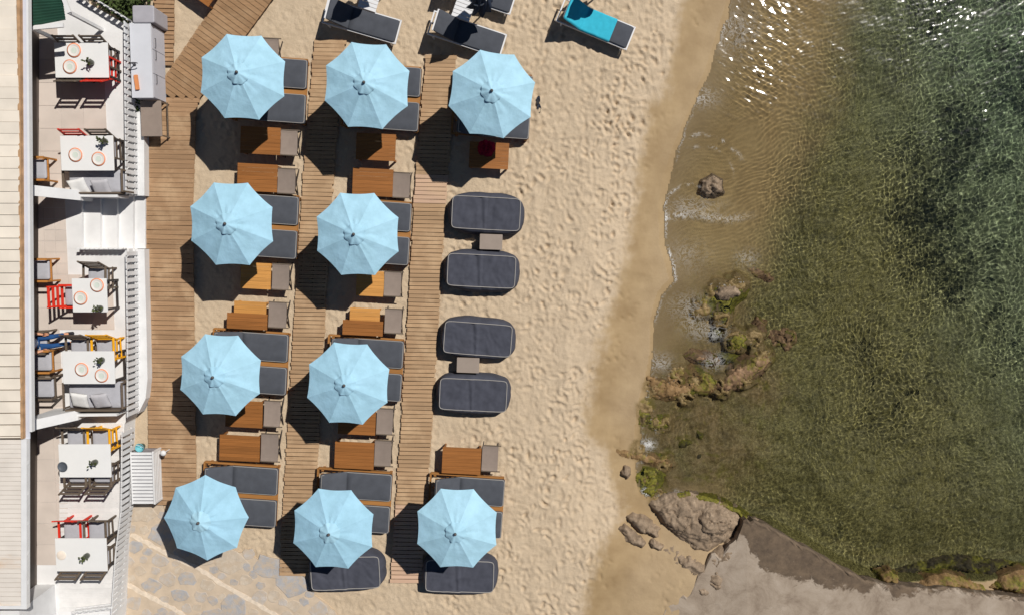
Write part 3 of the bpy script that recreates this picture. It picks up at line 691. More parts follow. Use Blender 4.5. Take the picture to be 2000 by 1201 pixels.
rock([(1384, 1118), (1400, 1110), (1417, 1128), (1412, 1152), (1396, 1160), (1382, 1144)], -.12, .22, rk_grey, 'rounded grey stone set against the concrete slab', 27, .07, .06)
rock([(1362, 1150), (1376, 1142), (1394, 1156), (1380, 1166), (1364, 1162)], -.10, .16, rk_grey, 'pale chip of stone at the corner of the slab', 28, .05, .04)
rock([(1714, 1142), (1722, 1122), (1745, 1116), (1762, 1130), (1757, 1150)], -.46, .50, rk_yel, 'pale round rock at the inner corner of the concrete slab', 29, .09, .08)
rock([(1786, 1154), (1815, 1130), (1850, 1121), (1890, 1131), (1932, 1146), (1936, 1162), (1860, 1156)], -.46, .54, rk_yel, 'ochre rock rim along the slab near the lower right corner', 30, .12, .12)
rock([(1930, 1154), (1960, 1130), (2000, 1114), (2070, 1108), (2080, 1182), (2000, 1172)], -.46, .54, rk_yel, 'ochre rock mass in the lower right corner', 31, .14, .14)
rock([(1735, 1116), (1790, 1098), (1850, 1080), (1920, 1086), (2000, 1096), (2070, 1086), (2080, 1140), (1930, 1142), (1850, 1122), (1780, 1136)], -.85, .42, rk_dark, 'long dark drowned reef off the ochre rim', 32, .25, .2)
rock([(1862, 1036), (1872, 1008), (1900, 996), (1912, 1020), (1902, 1046), (1880, 1052)], -1.15, .48, rk_dark, 'dark drowned boulder in the green water at lower right', 33, .16, .12)
rock([(1972, 1050), (1980, 1030), (2010, 1026), (2024, 1052), (1996, 1068)], -1.15, .46, rk_dark, 'dark drowned boulder at the right edge', 34, .16, .12)

# ------------------------------------------------------------------ parasols
def canopy_mesh(Rv=1.115, rise=.44):
    mb = MB(); T, U = 10, 8
    for k in range(8):
        a0, a1 = R(45 * k), R(45 * (k + 1)); b = len(mb.v)
        for i in range(T + 1):
            t = .004 + .996 * i / T
            for j in range(U + 1):
                u = j / U
                p0 = Vector((math.cos(a0), math.sin(a0), 0)); p1 = Vector((math.cos(a1), math.sin(a1), 0))
                c = p0.lerp(p1, u) * Rv * t
                sag = 4 * u * (1 - u)
                c = c * (1 - .03 * sag * t ** 3)
                fold = .012 * sag * math.sin(u * 6.283 * 2 + k * 1.7) * math.exp(-((t - .32) / .2) ** 2) + .006 * sag * math.sin(u * 9 + t * 7 + k * 2.3)
                z = rise * (1 - t) * (1 + .10 * t) - .032 * sag * t * (1.15 - t) + fold
                mb.v.append((c.x, c.y, z))
        for i in range(T):
            for j in range(U):
                q = b + i * (U + 1) + j
                mb.f.append((q, q + 1, q + U + 2, q + U + 1))
    me = bpy.data.meshes.new('canopy'); me.from_pydata(mb.v, [], mb.f); me.materials.append(blue)
    me.polygons.foreach_set('use_smooth', [True] * len(me.polygons)); return me
def parasol():
    r = empty('parasol', (0, 0, 0)); zr = 2.05
    link('canopy', canopy_mesh(), r, (0, 0, zr))
    mb = MB(); n = 48
    rings = []
    for rad, z in ((.03, .475), (.09, .455), (.17, .418), (.235, .382), (.262, .362)):
        e_ = (rad / .262) ** 2
        rings.append([((rad + e_ * (.012 * math.cos(8 * t + .4) + .008 * math.sin(3 * t + 1))) * math.cos(t), (rad + e_ * .012 * math.cos(8 * t + .4)) * math.sin(t), z + e_ * (.013 * math.sin(8 * t + 1) + .010 * math.sin(5 * t) + .006 * math.sin(13 * t))) for t in [6.2832 * k / n for k in range(n)]])
    mb.rings(rings, cap=False); mb.build('vent_cap', blue, r, (0, 0, zr), smooth=True)
    MB().lathe([(.012, 0), (.034, .01), (.040, .04), (.030, .07), (.012, .09)], 14).build('finial', fin_m, r, (0, 0, zr + .465), smooth=True)
    MB().tube([(0, 0, -.25), (0, 0, zr + .49)], .024, 10).build('pole', pole_m, r)
    MB().lathe([(.03, 0), (.055, .01), (.055, .07), (.03, .08)], 12).build('hub', pole_m, r, (0, 0, zr + .30))
    for k in range(8):
        a = R(45 * k); MB().bar((.04 * math.cos(a), .04 * math.sin(a), zr + .36), (1.06 * math.cos(a), 1.06 * math.sin(a), zr - .012), .02, .02).build('rib', pole_m, r)
    return r
PAR = [(475, 152, 20, -1.0, 2, 'light blue parasol, leftmost of the top row'), (715, 169, 19, 2, 1, 'light blue parasol, middle one of the top row'),
       (960, 185, 15, 1, 1, 'light blue parasol, rightmost of the top row beside the flip-flops'), (451, 438, 22, 1, 0, 'light blue parasol, left one of the second row'),
       (697, 457, 22, 1, -1, 'light blue parasol, right one of the second row'), (432, 731, 20, -3, -1, 'light blue parasol, left one of the third row'),
       (683, 749, 19, -4, 1, 'light blue parasol, right one of the third row'), (402, 1011, 1, -4, -2, 'light blue parasol over the stone paving in the bottom row'),
       (653, 1032, 20, -3, 0, 'light blue parasol, middle one of the bottom row'), (895, 1031, 22, -3, 0, 'light blue parasol, rightmost of the bottom row')]
proto = parasol(); first = True
for (px, py, rot, tx, ty, lab) in PAR:
    o = proto if first else copy_tree(proto); first = False
    p = P(px, py, 2.08)
    tx, ty = R(tx * .9), R(ty * .9)
    o.location = (p.x - 2.08 * math.sin(ty), p.y + 2.08 * math.sin(tx), 0); o.rotation_euler = (tx, ty, R(rot))
    tag(o, lab, 'parasol', 'light blue beach parasols')

# ------------------------------------------------------------------ wooden double loungers
GR = R(-4)
def mattress_profile(mb, L, W, z0, th, flat, ang, cx=0, cy=0, e=.03):
    """cross-sections along the length: flat seat then raised head part (towards -x)"""
    secs = []
    xs_ = [L / 2 - .0, L / 2 - .02, L / 2 - .06] + list(np.linspace(L / 2 - .15, L / 2 - flat, 8))
    def ring(x, z, sh, nx, nz, wd):
        pts = []
        for (u, v) in ((-.5, 0), (-.5, .5), (-.49, .85), (-.46, 1), (-.2, 1.04), (.2, 1.04), (.46, 1), (.49, .85), (.5, .5), (.5, 0)):
            h = v * th * sh; pts.append((cx + x + nx * h, cy + u * wd, z + nz * h))
        return pts
    for i, x in enumerate(xs_): secs.append(ring(x, z0, (.35, .8, 1)[i] if i < 3 else 1, 0, 1, W - (.07, .02, 0)[i] if i < 3 else W))
    x1 = L / 2 - flat; Lb = L - flat
    secs.append(ring(x1 - .005, z0, .78, 0, 1, W - .01))
    for i, t in enumerate((.03, .1, .3, .5, .7, .88, .96, 1.0)):
        l = Lb * t; f = (1, 1, 1, 1, 1, 1, .8, .35)[i]
        secs.append(ring(x1 - l * math.cos(ang), z0 + l * math.sin(ang), f, math.sin(ang), math.cos(ang), W - (.0 if i < 6 else (.02, .07)[i - 6])))
    mb.rings(secs); return secs
def lounger_double():
    r = empty('double_lounger', (0, 0, 0)); L, W, gap = 2.06, .77, .15; z0 = .28
    fw = 2 * W + gap + .04
    f = MB()
    for sy in (-1, 1): f.bar((-L / 2 - .04, sy * fw / 2 - (.0 if sy > 0 else -.06), .22), (L / 2 - .03, sy * fw / 2 - (.0 if sy > 0 else -.06), .22), .05, .10)
    for sx in (-L / 2 - .04, L / 2 - .055): f.bar((sx, -fw / 2 + .06, .22), (sx, fw / 2, .22), .05, .10)
    f.build('frame', lgr_w, r)
    MB().box(.06, 0, .275, L - .16, gap + .06, .03).build('middle_board', lgr_w, r)
    for k in range(9): piece('slat', r, (L / 2 - .05 - k * .145, 0, .245), (.10, fw - .06, .02), lgr_w)
    for sx in (-1, 1):
        for sy in (-1, 1): MB().box(sx * (L / 2 - .08), sy * (fw / 2 - .05), .08, .07, .07, .30).build('leg', lgr_w, r)
    for sy in (-1, 1):
        cy = sy * (W + gap) / 2; ang = R(33)
        b = MB()
        x1 = L / 2 - 1.27
        for k in range(5):
            l = .08 + k * .165
            c = Vector((x1 - l * math.cos(ang), cy, .27 + l * math.sin(ang) - .02))
            b.bar(c - Vector((0, W / 2, 0)), c + Vector((0, W / 2, 0)), .09, .02, (math.sin(ang), 0, math.cos(ang)))
        b.bar((x1 - .6 * math.cos(ang), cy, .25 + .6 * math.sin(ang)), (x1 - .75, cy, .2), .04, .03)
        b.build('backrest_frame', lgr_w, r)
        mb = MB(); mattress_profile(mb, L, W, z0, .085, 1.27, ang, 0, cy)
        mt = mb.build('mattress', navy, r, smooth=True)
        t = MB(); hh = .085; zz = z0 + hh - .012; xa, xb = L / 2 - .02, L / 2 - 1.27
        cr = .07
        pts = [(xb, cy + W / 2 - .012, zz), (xa - cr, cy + W / 2 - .012, zz), (xa - cr * .3, cy + W / 2 - cr * .3, zz), (xa, cy + W / 2 - cr, zz), (xa, cy - W / 2 + cr, zz), (xa - cr * .3, cy - W / 2 + cr * .3, zz), (xa - cr, cy - W / 2 + .012, zz), (xb, cy - W / 2 + .012, zz)]
        Lb = (L - 1.27) * .98; n_ = Vector((math.sin(ang), 0, math.cos(ang))) * (hh - .012)
        e_ = Vector((xb - Lb * math.cos(ang), 0, z0 + Lb * math.sin(ang))) + n_
        pts += [(e_.x, cy - W / 2 + .03, e_.z), (e_.x, cy + W / 2 - .03, e_.z)]
        t.tube(pts, .0105, 6, closed=True); t.build('piping', pipe_m, mt)
    return r
DL = [(597, 120, 240, 'leftmost of the top row'), (819, 135, 256, 'middle one of the top row'), (1036, 150, 272, 'rightmost of the top row'), (580, 385, 507, 'left one of the second row'),
      (800, 397, 520, 'right one of the second row'), (560, 652, 774, 'left one of the third row'), (785, 664, 787, 'right one of the third row'), (540, 909, 1036, 'left one of the bottom row'),
      (762, 922, 1047, 'middle one of the bottom row'), (982, 932, 1057, 'right one of the bottom row')]
protoL = lounger_double(); first = True
for (xr, y0, y1, wh) in DL:
    o = protoL if first else copy_tree(protoL); first = False
    p = P(xr, (y0 + y1) / 2, .36)
    o.location = (p.x - 1.0 * math.cos(GR) - .02, p.y - 1.0 * math.sin(GR), 0); o.rotation_euler = (0, 0, GR)
    tag(o, 'wooden double lounger with charcoal mattresses, ' + wh, 'double lounger', 'wooden double loungers under the parasols')

# ------------------------------------------------------------------ covered loungers
def cover_mesh(seed, Lt=1.84, Wt=.86, Lb=2.10, Wb=1.18, h=.42):
    nx, ny = 72, 42; mt = .80
    V, Fc = [], []
    rs_ = np.random.RandomState(seed); o = seed * 7.3; dirs = rs_.uniform(-.7, .7)
    U, W_ = np.meshgrid(np.linspace(-1, 1, nx), np.linspace(-1, 1, ny))
    m = np.maximum(np.abs(U), np.abs(W_))
    tx, ty = U / np.maximum(m, mt) * 1.0, W_ / np.maximum(m, mt) * 1.0   # inside: m<mt gives u/mt
    k = np.clip((m - mt) / (1 - mt), 0, 1)
    topx, topy = tx * Lt / 2, ty * Wt / 2
    sx, sy = U / np.maximum(m, 1e-6), W_ / np.maximum(m, 1e-6)
    p = 3.2; nrm = (np.abs(sx) ** p + np.abs(sy) ** p) ** (1 / p)
    basex, basey = sx / nrm * Lb / 2, sy / nrm * Wb / 2
    nrm2 = (np.abs(tx) ** 14 + np.abs(ty) ** 14) ** (1 / 14); edge_ = np.where(k > 0, 1 / np.maximum(nrm2, 1e-6), 1)
    hs = np.sin(k * np.pi / 2)
    wob = 1 + .03 * fbm(sx * 2 + o, sy * 2 + o, 2)
    X_ = topx * edge_ * (1 - hs) + basex * wob * hs; Y_ = topy * edge_ * (1 - hs) + basey * wob * hs
    Zz = h * np.cos(k * np.pi / 2) ** .9 + .02
    q = X_ * math.cos(dirs) + Y_ * math.sin(dirs)
    wr = .036 * np.abs(fbm(q * 3.2 + o + .8 * fbm(X_ * 1.5 + o, Y_ * 1.5, 2), Y_ * .9 + o, 3)) + .020 * fbm(X_ * 4 + o, Y_ * 4, 3)
    Zz = Zz - .03 * np.exp(-((X_ + .12 + .1 * Y_) / .05) ** 2) * (k == 0) + (wr - .006) * (1 - .6 * k) + .03 * (X_ < 0) * (1 - k)
    V = np.stack([X_, Y_, Zz], -1).reshape(-1, 3); i = np.arange(nx * ny).reshape(ny, nx)
    Fc = np.stack([i[:-1, :-1], i[:-1, 1:], i[1:, 1:], i[1:, :-1]], -1).reshape(-1, 4)
    me = bpy.data.meshes.new('cover'); me.from_pydata(V.tolist(), [], Fc.tolist()); me.materials.append(navy_c)
    me.polygons.foreach_set('use_smooth', [True] * len(me.polygons))
    # piping follows the top edge
    i0, i1 = int(round((1 - mt) / 2 * (nx - 1))), int(round((1 + mt) / 2 * (nx - 1))); j0, j1 = int(round((1 - mt) / 2 * (ny - 1))), int(round((1 + mt) / 2 * (ny - 1)))
    ring = [(j0, a) for a in range(i0, i1, 2)] + [(b, i1) for b in range(j0, j1, 2)] + [(j1, a) for a in range(i1, i0, -2)] + [(b, i0) for b in range(j1, j0, -2)]
    pts = [(X_[a], Y_[a], Zz[a] + .008) for a in ring]
    return me, MB().tube(pts, .0115, 6, closed=True).mesh('piping', pipe_m, True)
CV = [(950, 418, -3, 'first of the four in the right column', 1), (941, 529, -3, 'second of the four in the right column', 1), (934, 660, -4.5, 'third of the four in the right column', 1), (925, 768, -3, 'last of the four in the right column', 1),
      (678, 1112, 2, 'below the bottom middle parasol', 1.04), (899, 1118, -2, 'below the bottom right parasol', 1.03)]
for k, (px, py, rot, wh, sc_) in enumerate(CV):
    r = empty('covered_lounger', P(px, py, .2) * Vector((1, 1, 0)) if False else Vector((P(px, py, .2).x, P(px, py, .2).y, 0)), R(rot), 'charcoal covered lounger with pale piping, ' + wh, 'covered lounger', 'covered loungers')
    a, b = cover_mesh(k + 2)
    c = link('cover', a, r); c.scale = (sc_, sc_, 1); pp = link('piping', b, c)
    for sx in (-1, 1):
        for sy in (-1, 1): MB().box(sx * .8, sy * .38, .06, .06, .06, .12).build('leg', lgr_w, r)
def side_table(px, py, label, w_=.62, d_=.42, z=.44, rot=-2):
    p = P(px, py, z); r = empty('side_table', (p.x, p.y, 0), R(rot), label, 'side table', 'taupe side tables between covered loungers')
    mb = MB(); slab(mb, w_, d_, z - .05, z, .02, .008); mb.build('top', side_m, r)
    for sx in (-1, 1): MB().box(sx * (w_ / 2 - .04), 0, (z - .05) / 2, .05, d_ - .06, z - .05).build('leg', side_m, r)
    MB().box(0, 0, .15, w_ - .1, d_ - .1, .03).build('shelf', side_m, r)
side_table(959, 473, 'taupe block side table between the upper two covered loungers'); side_table(914, 713, 'taupe block side table between the lower two covered loungers')

# ------------------------------------------------------------------ low wooden tables and canvas stools
def low_table(x0, y0, x1, y1, z, mat, label):
    c = P((x0 + x1) / 2, (y0 + y1) / 2, z); k = S(z); w_, d_ = (x1 - x0) / k, (y1 - y0 - (x1 - x0) * .05) / k
    r = empty('low_table', (c.x, c.y, 0), R(-3), label, 'table', 'low wooden tables in the sand')
    n = max(3, round(d_ / .10))
    for i in range(n): piece('plank', r, (0, -d_ / 2 + (i + .5) * d_ / n, z - .0125), (w_, d_ / n - .004, .025), mat)
    for sy in (-1, 1): MB().bar((-w_ / 2 + .05, sy * (d_ / 2 - .05), z - .05), (w_ / 2 - .05, sy * (d_ / 2 - .05), z - .05), .025, .05).build('apron', mat, r)
    for sx in (-1, 1):
        for sy in (-1, 1): MB().bar((sx * (w_ / 2 - .05), sy * (d_ / 2 - .04), -.08), (sx * (w_ / 2 - .05), sy * (d_ / 2 - .04), z - .025), .045, .045).build('leg', mat, r)
    return r
_stool = {}
def stool(x0, y0, x1, y1, label, z=.40, rot=-3):
    c = P((x0 + x1) / 2, (y0 + y1) / 2, z); k = S(z); w_, d_ = (x1 - x0) / k, (y1 - y0) / k
    r = empty('folding_stool', (c.x, c.y, 0), R(rot), label, 'stool', 'taupe canvas stools beside the low tables')
    mb = MB(); secs = []
    for y in np.linspace(-d_ / 2, d_ / 2, 9):
        t = abs(y) / (d_ / 2); zz = z - .025 * (1 - t ** 4)
        secs.append([(-w_ / 2, y, zz - .02), (-w_ / 2, y, zz), (-w_ / 4, y, zz - .006), (0, y, zz - .009), (w_ / 4, y, zz - .006), (w_ / 2, y, zz), (w_ / 2, y, zz - .02)])
    mb.rings(secs); mb.build('canvas_seat', stool_m, r, smooth=False)
    for sx in (-1, 1):
        for sy in (-1, 1):
            MB().bar((sx * (w_ / 2 - .02) , sy * (d_ / 2 + .03), -.04), (sx * (w_ / 2 - .02), -sy * (d_ / 2 - .01), z - .015), .022, .03).build('leg', dark_metal, r)
    for sy in (-1, 1):
        MB().bar((-w_ / 2, sy * d_ / 2, z - .012), (w_ / 2 + .07, sy * d_ / 2, z - .012), .026, .026).build('rail', taupe_w, r)
T_ = [(470, 247, 547, 303, .42, tbl_d, 'half in shade below the top left parasol'), (464, 319, 541, 376, .42, tbl_d, 'in full sun above the left parasol of the second row'),
      (696, 260, 772, 315, .42, tbl_d, 'half in shade below the middle parasol of the top row'), (689, 328, 767, 385, .42, tbl_d, 'in full sun above the right parasol of the second row'),
      (917, 277, 993, 331, .42, tbl_d, 'with a red towel on it, in shade'),
      (470, 512, 529, 566, .36, tbl_l, 'pale and half in shade below the left parasol of the second row'), (457, 587, 520, 622, .32, tbl_l, 'pale and lower, tucked behind a brown one in the left column'),
      (443, 610, 522, 645, .44, tbl_d, 'brown and narrow, in front of a pale one in the left column'), (696, 528, 750, 580, .36, tbl_l, 'pale and half in shade below the right parasol of the second row'),
      (683, 600, 742, 634, .32, tbl_l, 'pale and lower, tucked behind a brown one in the middle column'), (669, 624, 748, 657, .44, tbl_d, 'brown and narrow, in front of a pale one in the middle column'),
      (440, 780, 513, 837, .42, tbl_d, 'half in shade below the left parasol of the third row'), (428, 847, 508, 903, .42, tbl_d, 'in full sun above the left parasol of the bottom row'),
      (660, 796, 734, 851, .42, tbl_d, 'half in shade below the right parasol of the third row'), (653, 860, 731, 918, .42, tbl_d, 'in full sun above the middle parasol of the bottom row'),
      (863, 871, 940, 928, .42, tbl_d, 'in full sun above the right parasol of the bottom row')]
for t in T_: low_table(*t[:6], 'low wooden table ' + t[6])
low_table(350, -62, 428, -4, .42, tbl_d, 'low wooden table cut off by the top edge beside the diagonal boardwalk').rotation_euler = (0, 0, R(-36))
S_ = [(548, 255, 580, 303, 'by the shaded table below the left top parasol'), (542, 330, 576, 378, 'by the sunny table above the left second-row parasol'),
      (767, 338, 800, 386, 'by the sunny table above the right second-row parasol'), (531, 516, 564, 566, 'by the pale table below the left second-row parasol'),
      (524, 590, 559, 640, 'by the two overlapping tables in the left column'), (750, 531, 783, 579, 'by the pale table below the right second-row parasol'),
      (751, 603, 784, 651, 'by the two overlapping tables in the middle column'), (515, 782, 547, 834, 'by the shaded table below the left third-row parasol'),
      (509, 846, 543, 902, 'by the sunny table above the left bottom parasol'), (735, 797, 767, 849, 'by the shaded table below the right third-row parasol'),
      (731, 859, 764, 911, 'by the sunny table above the middle bottom parasol'), (941, 869, 973, 921, 'by the sunny table above the right bottom parasol'),
      (508, 76, 543, 118, 'peeking out above the left top parasol')]
for t in S_: stool(*t[:4], 'taupe canvas folding stool ' + t[4])
def blob_cloth(name, px, py, z, rx, ry, h, mat, label, cat, seed):
    nx = 26; U, V_ = np.meshgrid(np.linspace(-1, 1, nx), np.linspace(-1, 1, nx)); m = np.maximum(np.abs(U), np.abs(V_)); l = np.maximum(np.hypot(U, V_), 1e-6)
    x, y = U * m / l, V_ * m / l; rad = 1 + .25 * fbm(x * 2 + seed, y * 2, 3)
    zz = h * np.clip(1 - np.hypot(x, y) ** 3, 0, 1) * (.75 + .7 * fbm(x * 2.5 + seed, y * 2.5, 3)) + .004
    p = P(px, py, z); i = np.arange(nx * nx).reshape(nx, nx)
    me = bpy.data.meshes.new(name); me.from_pydata(np.stack([x * rad * rx, y * rad * ry, zz], -1).reshape(-1, 3).tolist(), [], np.stack([i[:-1, :-1], i[:-1, 1:], i[1:, 1:], i[1:, :-1]], -1).reshape(-1, 4).tolist())
    me.materials.append(mat); me.polygons.foreach_set('use_smooth', [True] * len(me.polygons))
    return tag(link(name, me, None, (p.x, p.y, z)), label, cat)
blob_cloth('beach_towel', 950, 290, .425, .24, .22, .14, towel_r, 'crumpled dark red towel on a low wooden table', 'towel', 3)

# flip-flops
for k, (px, py, rot) in enumerate(((1051, 197, 80), (1053, 212, 95))):
    p = P(px, py, .02); r = empty('flip_flop', (p.x, p.y, .0), R(rot), ('upper' if k == 0 else 'lower') + ' of two dark flip-flops lying on the sand', 'flip-flop', 'pair of flip-flops')
    mb = MB(); ol = [(.135 * math.cos(a), (.052 if math.cos(a) > 0 else .042) * math.sin(a)) for a in [6.2832 * i / 20 for i in range(20)]]
    mb.prism(ol, .0, .03); mb.build('sole', shoe_m, r)
    MB().tube([(.09, 0, .03), (.03, .045, .06), (-.02, .05, .03)], .009, 6).build('strap', navy_u, r); MB().tube([(.09, 0, .03), (.03, -.045, .06), (-.02, -.05, .03)], .009, 6).build('strap', navy_u, r)

# ------------------------------------------------------------------ white framed sun loungers at the top
def lounger_white(ang):
    r = empty('sun_lounger', (0, 0, 0)); L, W = 2.02, .62
    f = MB()
    for sy in (-1, 1): f.bar((-L / 2, sy * W / 2, .30), (L / 2, sy * W / 2, .30), .035, .06)
    for sx in (-1, 1): f.bar((sx * L / 2, -W / 2 - .017, .30), (sx * L / 2, W / 2 + .017, .30), .035, .06)
    f.build('frame', frame_w, r)
    for sx in (-1, 1):
        for sy in (-1, 1): MB().bar((sx * (L / 2 - .14), sy * W / 2, -.06), (sx * (L / 2 - .14), sy * W / 2, .28), .04, .04).build('leg', frame_w, r)
    x1 = L / 2 - 1.30
    b = MB()
    for sy in (-1, 1): b.bar((x1, sy * (W / 2 - .04), .31), (x1 - .72 * math.cos(ang), sy * (W / 2 - .04), .31 + .72 * math.sin(ang)), .03, .03)
    e = (x1 - .72 * math.cos(ang), .31 + .72 * math.sin(ang)); b.bar((e[0], -W / 2 + .03, e[1]), (e[0], W / 2 - .03, e[1]), .04, .03)
    b.bar((x1 - .45 * math.cos(ang), 0, .31 + .45 * math.sin(ang)), (x1 - .62, 0, .30), .03, .02); b.build('backrest_frame', frame_w, r)
    mb = MB(); mattress_profile(mb, L - .04, W - .03, .33, .05, 1.29, ang); mb.build('mattress', navy, r, smooth=True)
    return r
p1 = lounger_white(R(40))
for k, (px, py, rot, lab) in enumerate(((706, 42, -16, 'white framed charcoal sun lounger at the top, nearest the diagonal boardwalk'), (912, 67, -18, 'white framed charcoal sun lounger just above the right parasol of the top row'),
                                        (1164, 47, -22, 'white framed sun lounger draped with a turquoise towel'), (932, -18, -18, 'charcoal sun lounger cut off by the top edge behind the folded parasol'),
                                        )):
    o = p1 if k == 0 else copy_tree(p1); p = P(px, py, .36); o.location = (p.x, p.y, 0); o.rotation_euler = (0, 0, R(rot)); tag(o, lab, 'sun lounger', 'white framed sun loungers')
# turquoise towel on the third one
def towel():
    L, W = 2.0, .62; ang = R(40); nx, ny = 60, 26
    U, V_ = np.meshgrid(np.linspace(0, 1, nx), np.linspace(-.5, .5, ny))
    l = 1.50 * U; x1 = L / 2 - 1.30; start = x1 + .80
    xx = start - l; fl = xx > x1; lb = np.clip(x1 - xx, 0, None)
    x = np.where(fl, xx, x1 - lb * math.cos(ang)); z = np.where(fl, .386, .386 + lb * math.sin(ang))
    y = V_ * (W + .03) + .01 * fbm(U * 5, V_ * 2, 2)
    z = z + .012 * np.abs(fbm(U * 9 + 3, V_ * 3 + U * 4, 3)) + .004 - .05 * sstep(.47, .5, np.abs(V_))
    i = np.arange(nx * ny).reshape(ny, nx)
    me = bpy.data.meshes.new('beach_towel'); me.from_pydata(np.stack([x, y, z + .008], -1).reshape(-1, 3).tolist(), [], np.stack([i[:-1, :-1], i[:-1, 1:], i[1:, 1:], i[1:, :-1]], -1).reshape(-1, 4).tolist())
    me.materials.append(towel_t); me.polygons.foreach_set('use_smooth', [True] * len(me.polygons))
    p = P(1164, 47, .36); tag(link('beach_towel', me, None, (p.x, p.y, 0), R(-22)), 'turquoise towel spread over a white framed sun lounger', 'towel')
towel()
def white_table(px, py, rot, label):
    z = .42; p = P(px, py, z); r = empty('side_table', (p.x, p.y, 0), R(rot), label, 'side table', 'white slatted side tables')
    for i in range(6): piece('slat', r, (0, -.25 + i * .1, z - .01), (.5, .088, .02), frame_w)
    for sx in (-1, 1):
        MB().bar((sx * .2, -.28, z - .04), (sx * .2, .28, z - .04), .03, .03).build('rail', frame_w, r)
        for sy in (-1, 1): MB().bar((sx * .21, sy * .25, -.05), (sx * .21, sy * .25, z - .02), .035, .035).build('leg', frame_w, r)
white_table(722, -2, -18, 'white slatted side table at the top edge by the first sun lounger'); white_table(906, 16, -20, 'white slatted side table beside the folded dark parasol')
def folded_parasol(px, py, label, zl=1.0):
    p = P(px, py, zl); r = empty('folded_parasol', (p.x, p.y, 0), 0, label, 'parasol', 'folded dark parasols')
    MB().tube([(0, 0, -.2), (0, 0, 2.5)], .022, 8).build('pole', frame_w, r)
    mb = MB(); n = 32; rg = []
    for z, a in ((.95, .20), (1.0, .27), (1.3, .25), (1.7, .20), (2.1, .13), (2.42, .03)):
        rg.append([(a * (1 + .35 * math.cos(8 * t)) * math.cos(t + z), a * (1 + .35 * math.cos(8 * t)) * math.sin(t + z), z + (.04 * math.cos(8 * t) if z < 1.1 else 0)) for t in [6.2832 * k / n for k in range(n)]])
    mb.rings(rg); mb.build('canopy', navy_u, r, smooth=True)
    MB().tube([(.21 * math.cos(t), .21 * math.sin(t), 1.65) for t in [6.2832 * k / 12 for k in range(12)]], .02, 6, closed=True).build('tie_strap', frame_w, r)
folded_parasol(936, 8, 'dark folded parasol between two sun loungers at the top edge', 1.1)
folded_parasol(1184, -42, 'dark folded parasol whose shadow falls across the turquoise towel', 1.1)
folded_parasol(716, -42, 'dark folded parasol whose shadow falls on the head of the first sun lounger', 1.1)

# ================================================================== terrace
ZD = .60
def sheet(name, pts, z0, z1, mat, parent=None):
    return MB().prism([(p.x, p.y) for p in pts][::-1], z0, z1).build(name, mat, parent)
def PP(l, z): return [P(a, b, z) for a, b in l]
# floor: white painted body, beige tiles laid on it, white boards at the lower end
ter = tag(sheet('terrace', PP([(-90, -120), (120, -120), (150, -6), (252, 52), (252, 383), (122, 383), (122, 486), (252, 486), (254, 806), (243, 828), (228, 1190), (220, 1330), (-90, 1330)], ZD), -.2, ZD, concrete), 'white painted terrace floor of the beach restaurant', kind='structure')
tz = ZD + .006
tile_area = [(-60, 42, 118, 150), (-60, 150, 214, 384), (-60, 384, 121, 545), (-60, 545, 220, 648), (-60, 648, 121, 822), (-60, 822, 114, 1110)]
tl = .60
gx0, gy0 = P(214, 384, ZD).x, P(214, 384, ZD).y
def in_tiles(x, y):
    q = False
    for a, b, c, d_ in tile_area:
        p0, p1 = P(a, d_, ZD), P(c, b, ZD)
        if p0.x - .01 <= x <= p1.x + .01 and p0.y - .01 <= y <= p1.y + .01: q = True
    return q
tm = MB().box(0, 0, 0, tl - .008, tl - .008, .012).mesh('tile', tile_m)
half = MB().box(0, 0, 0, tl / 2 - .008, tl / 2 - .008, .012).mesh('tile_half', tile_m)
for i in range(-6, 12):
    for j in range(-22, 14):
        x, y = gx0 - (i + .5) * tl, gy0 + (j + .5) * tl
        if all(in_tiles(x + a * tl * .49, y + b * tl * .49) for a in (-1, 1) for b in (-1, 1)): link('tile', tm, ter, (x, y, tz))
        else:
            for a in (-.25, .25):
                for b in (-.25, .25):
                    if in_tiles(x + a * tl, y + b * tl): link('tile', half, ter, (x + a * tl, y + b * tl, tz))
y = 826
while y < 1188:
    xr = np.interp(y, [826, 1190], [240, 226]); a, b = P(116, y + 4.6, ZD + .012), P(xr, y + 4.6, ZD + .012)
    piece('deck_board', ter, ((a.x + b.x) / 2, a.y, ZD + .004), (b.x - a.x, .118, .02), white_deck, R(.4)); y += 9.2
# ledge outside the fence and the steps down to the boardwalk
tag(sheet('terrace_ledge', PP([(250, 188), (283, 200), (284, 383), (250, 383)], .3), -.1, .36, white_wall), 'white ledge outside the upper picket fence', kind='structure')
tag(sheet('terrace_ledge', PP([(248, 487), (284, 487), (288, 640), (290, 740), (286, 778), (272, 806), (252, 806)], .3), -.1, .36, white_wall), 'white rounded ledge outside the lower picket fence', kind='structure')
stp = tag(sheet('steps', PP([(121, 384), (160, 384), (160, 486), (121, 486)], .6), -.1, .604, concrete), 'white concrete steps from the terrace to the boardwalk', kind='structure')
for k, (a, b) in enumerate(((158, 196), (192, 229), (225, 260), (256, 284))):
    z = .49 - .12 * k; sheet('tread', PP([(a, 384), (b, 384), (b, 486), (a, 486)], z), -.1 - .003 * k, z, concrete, stp)

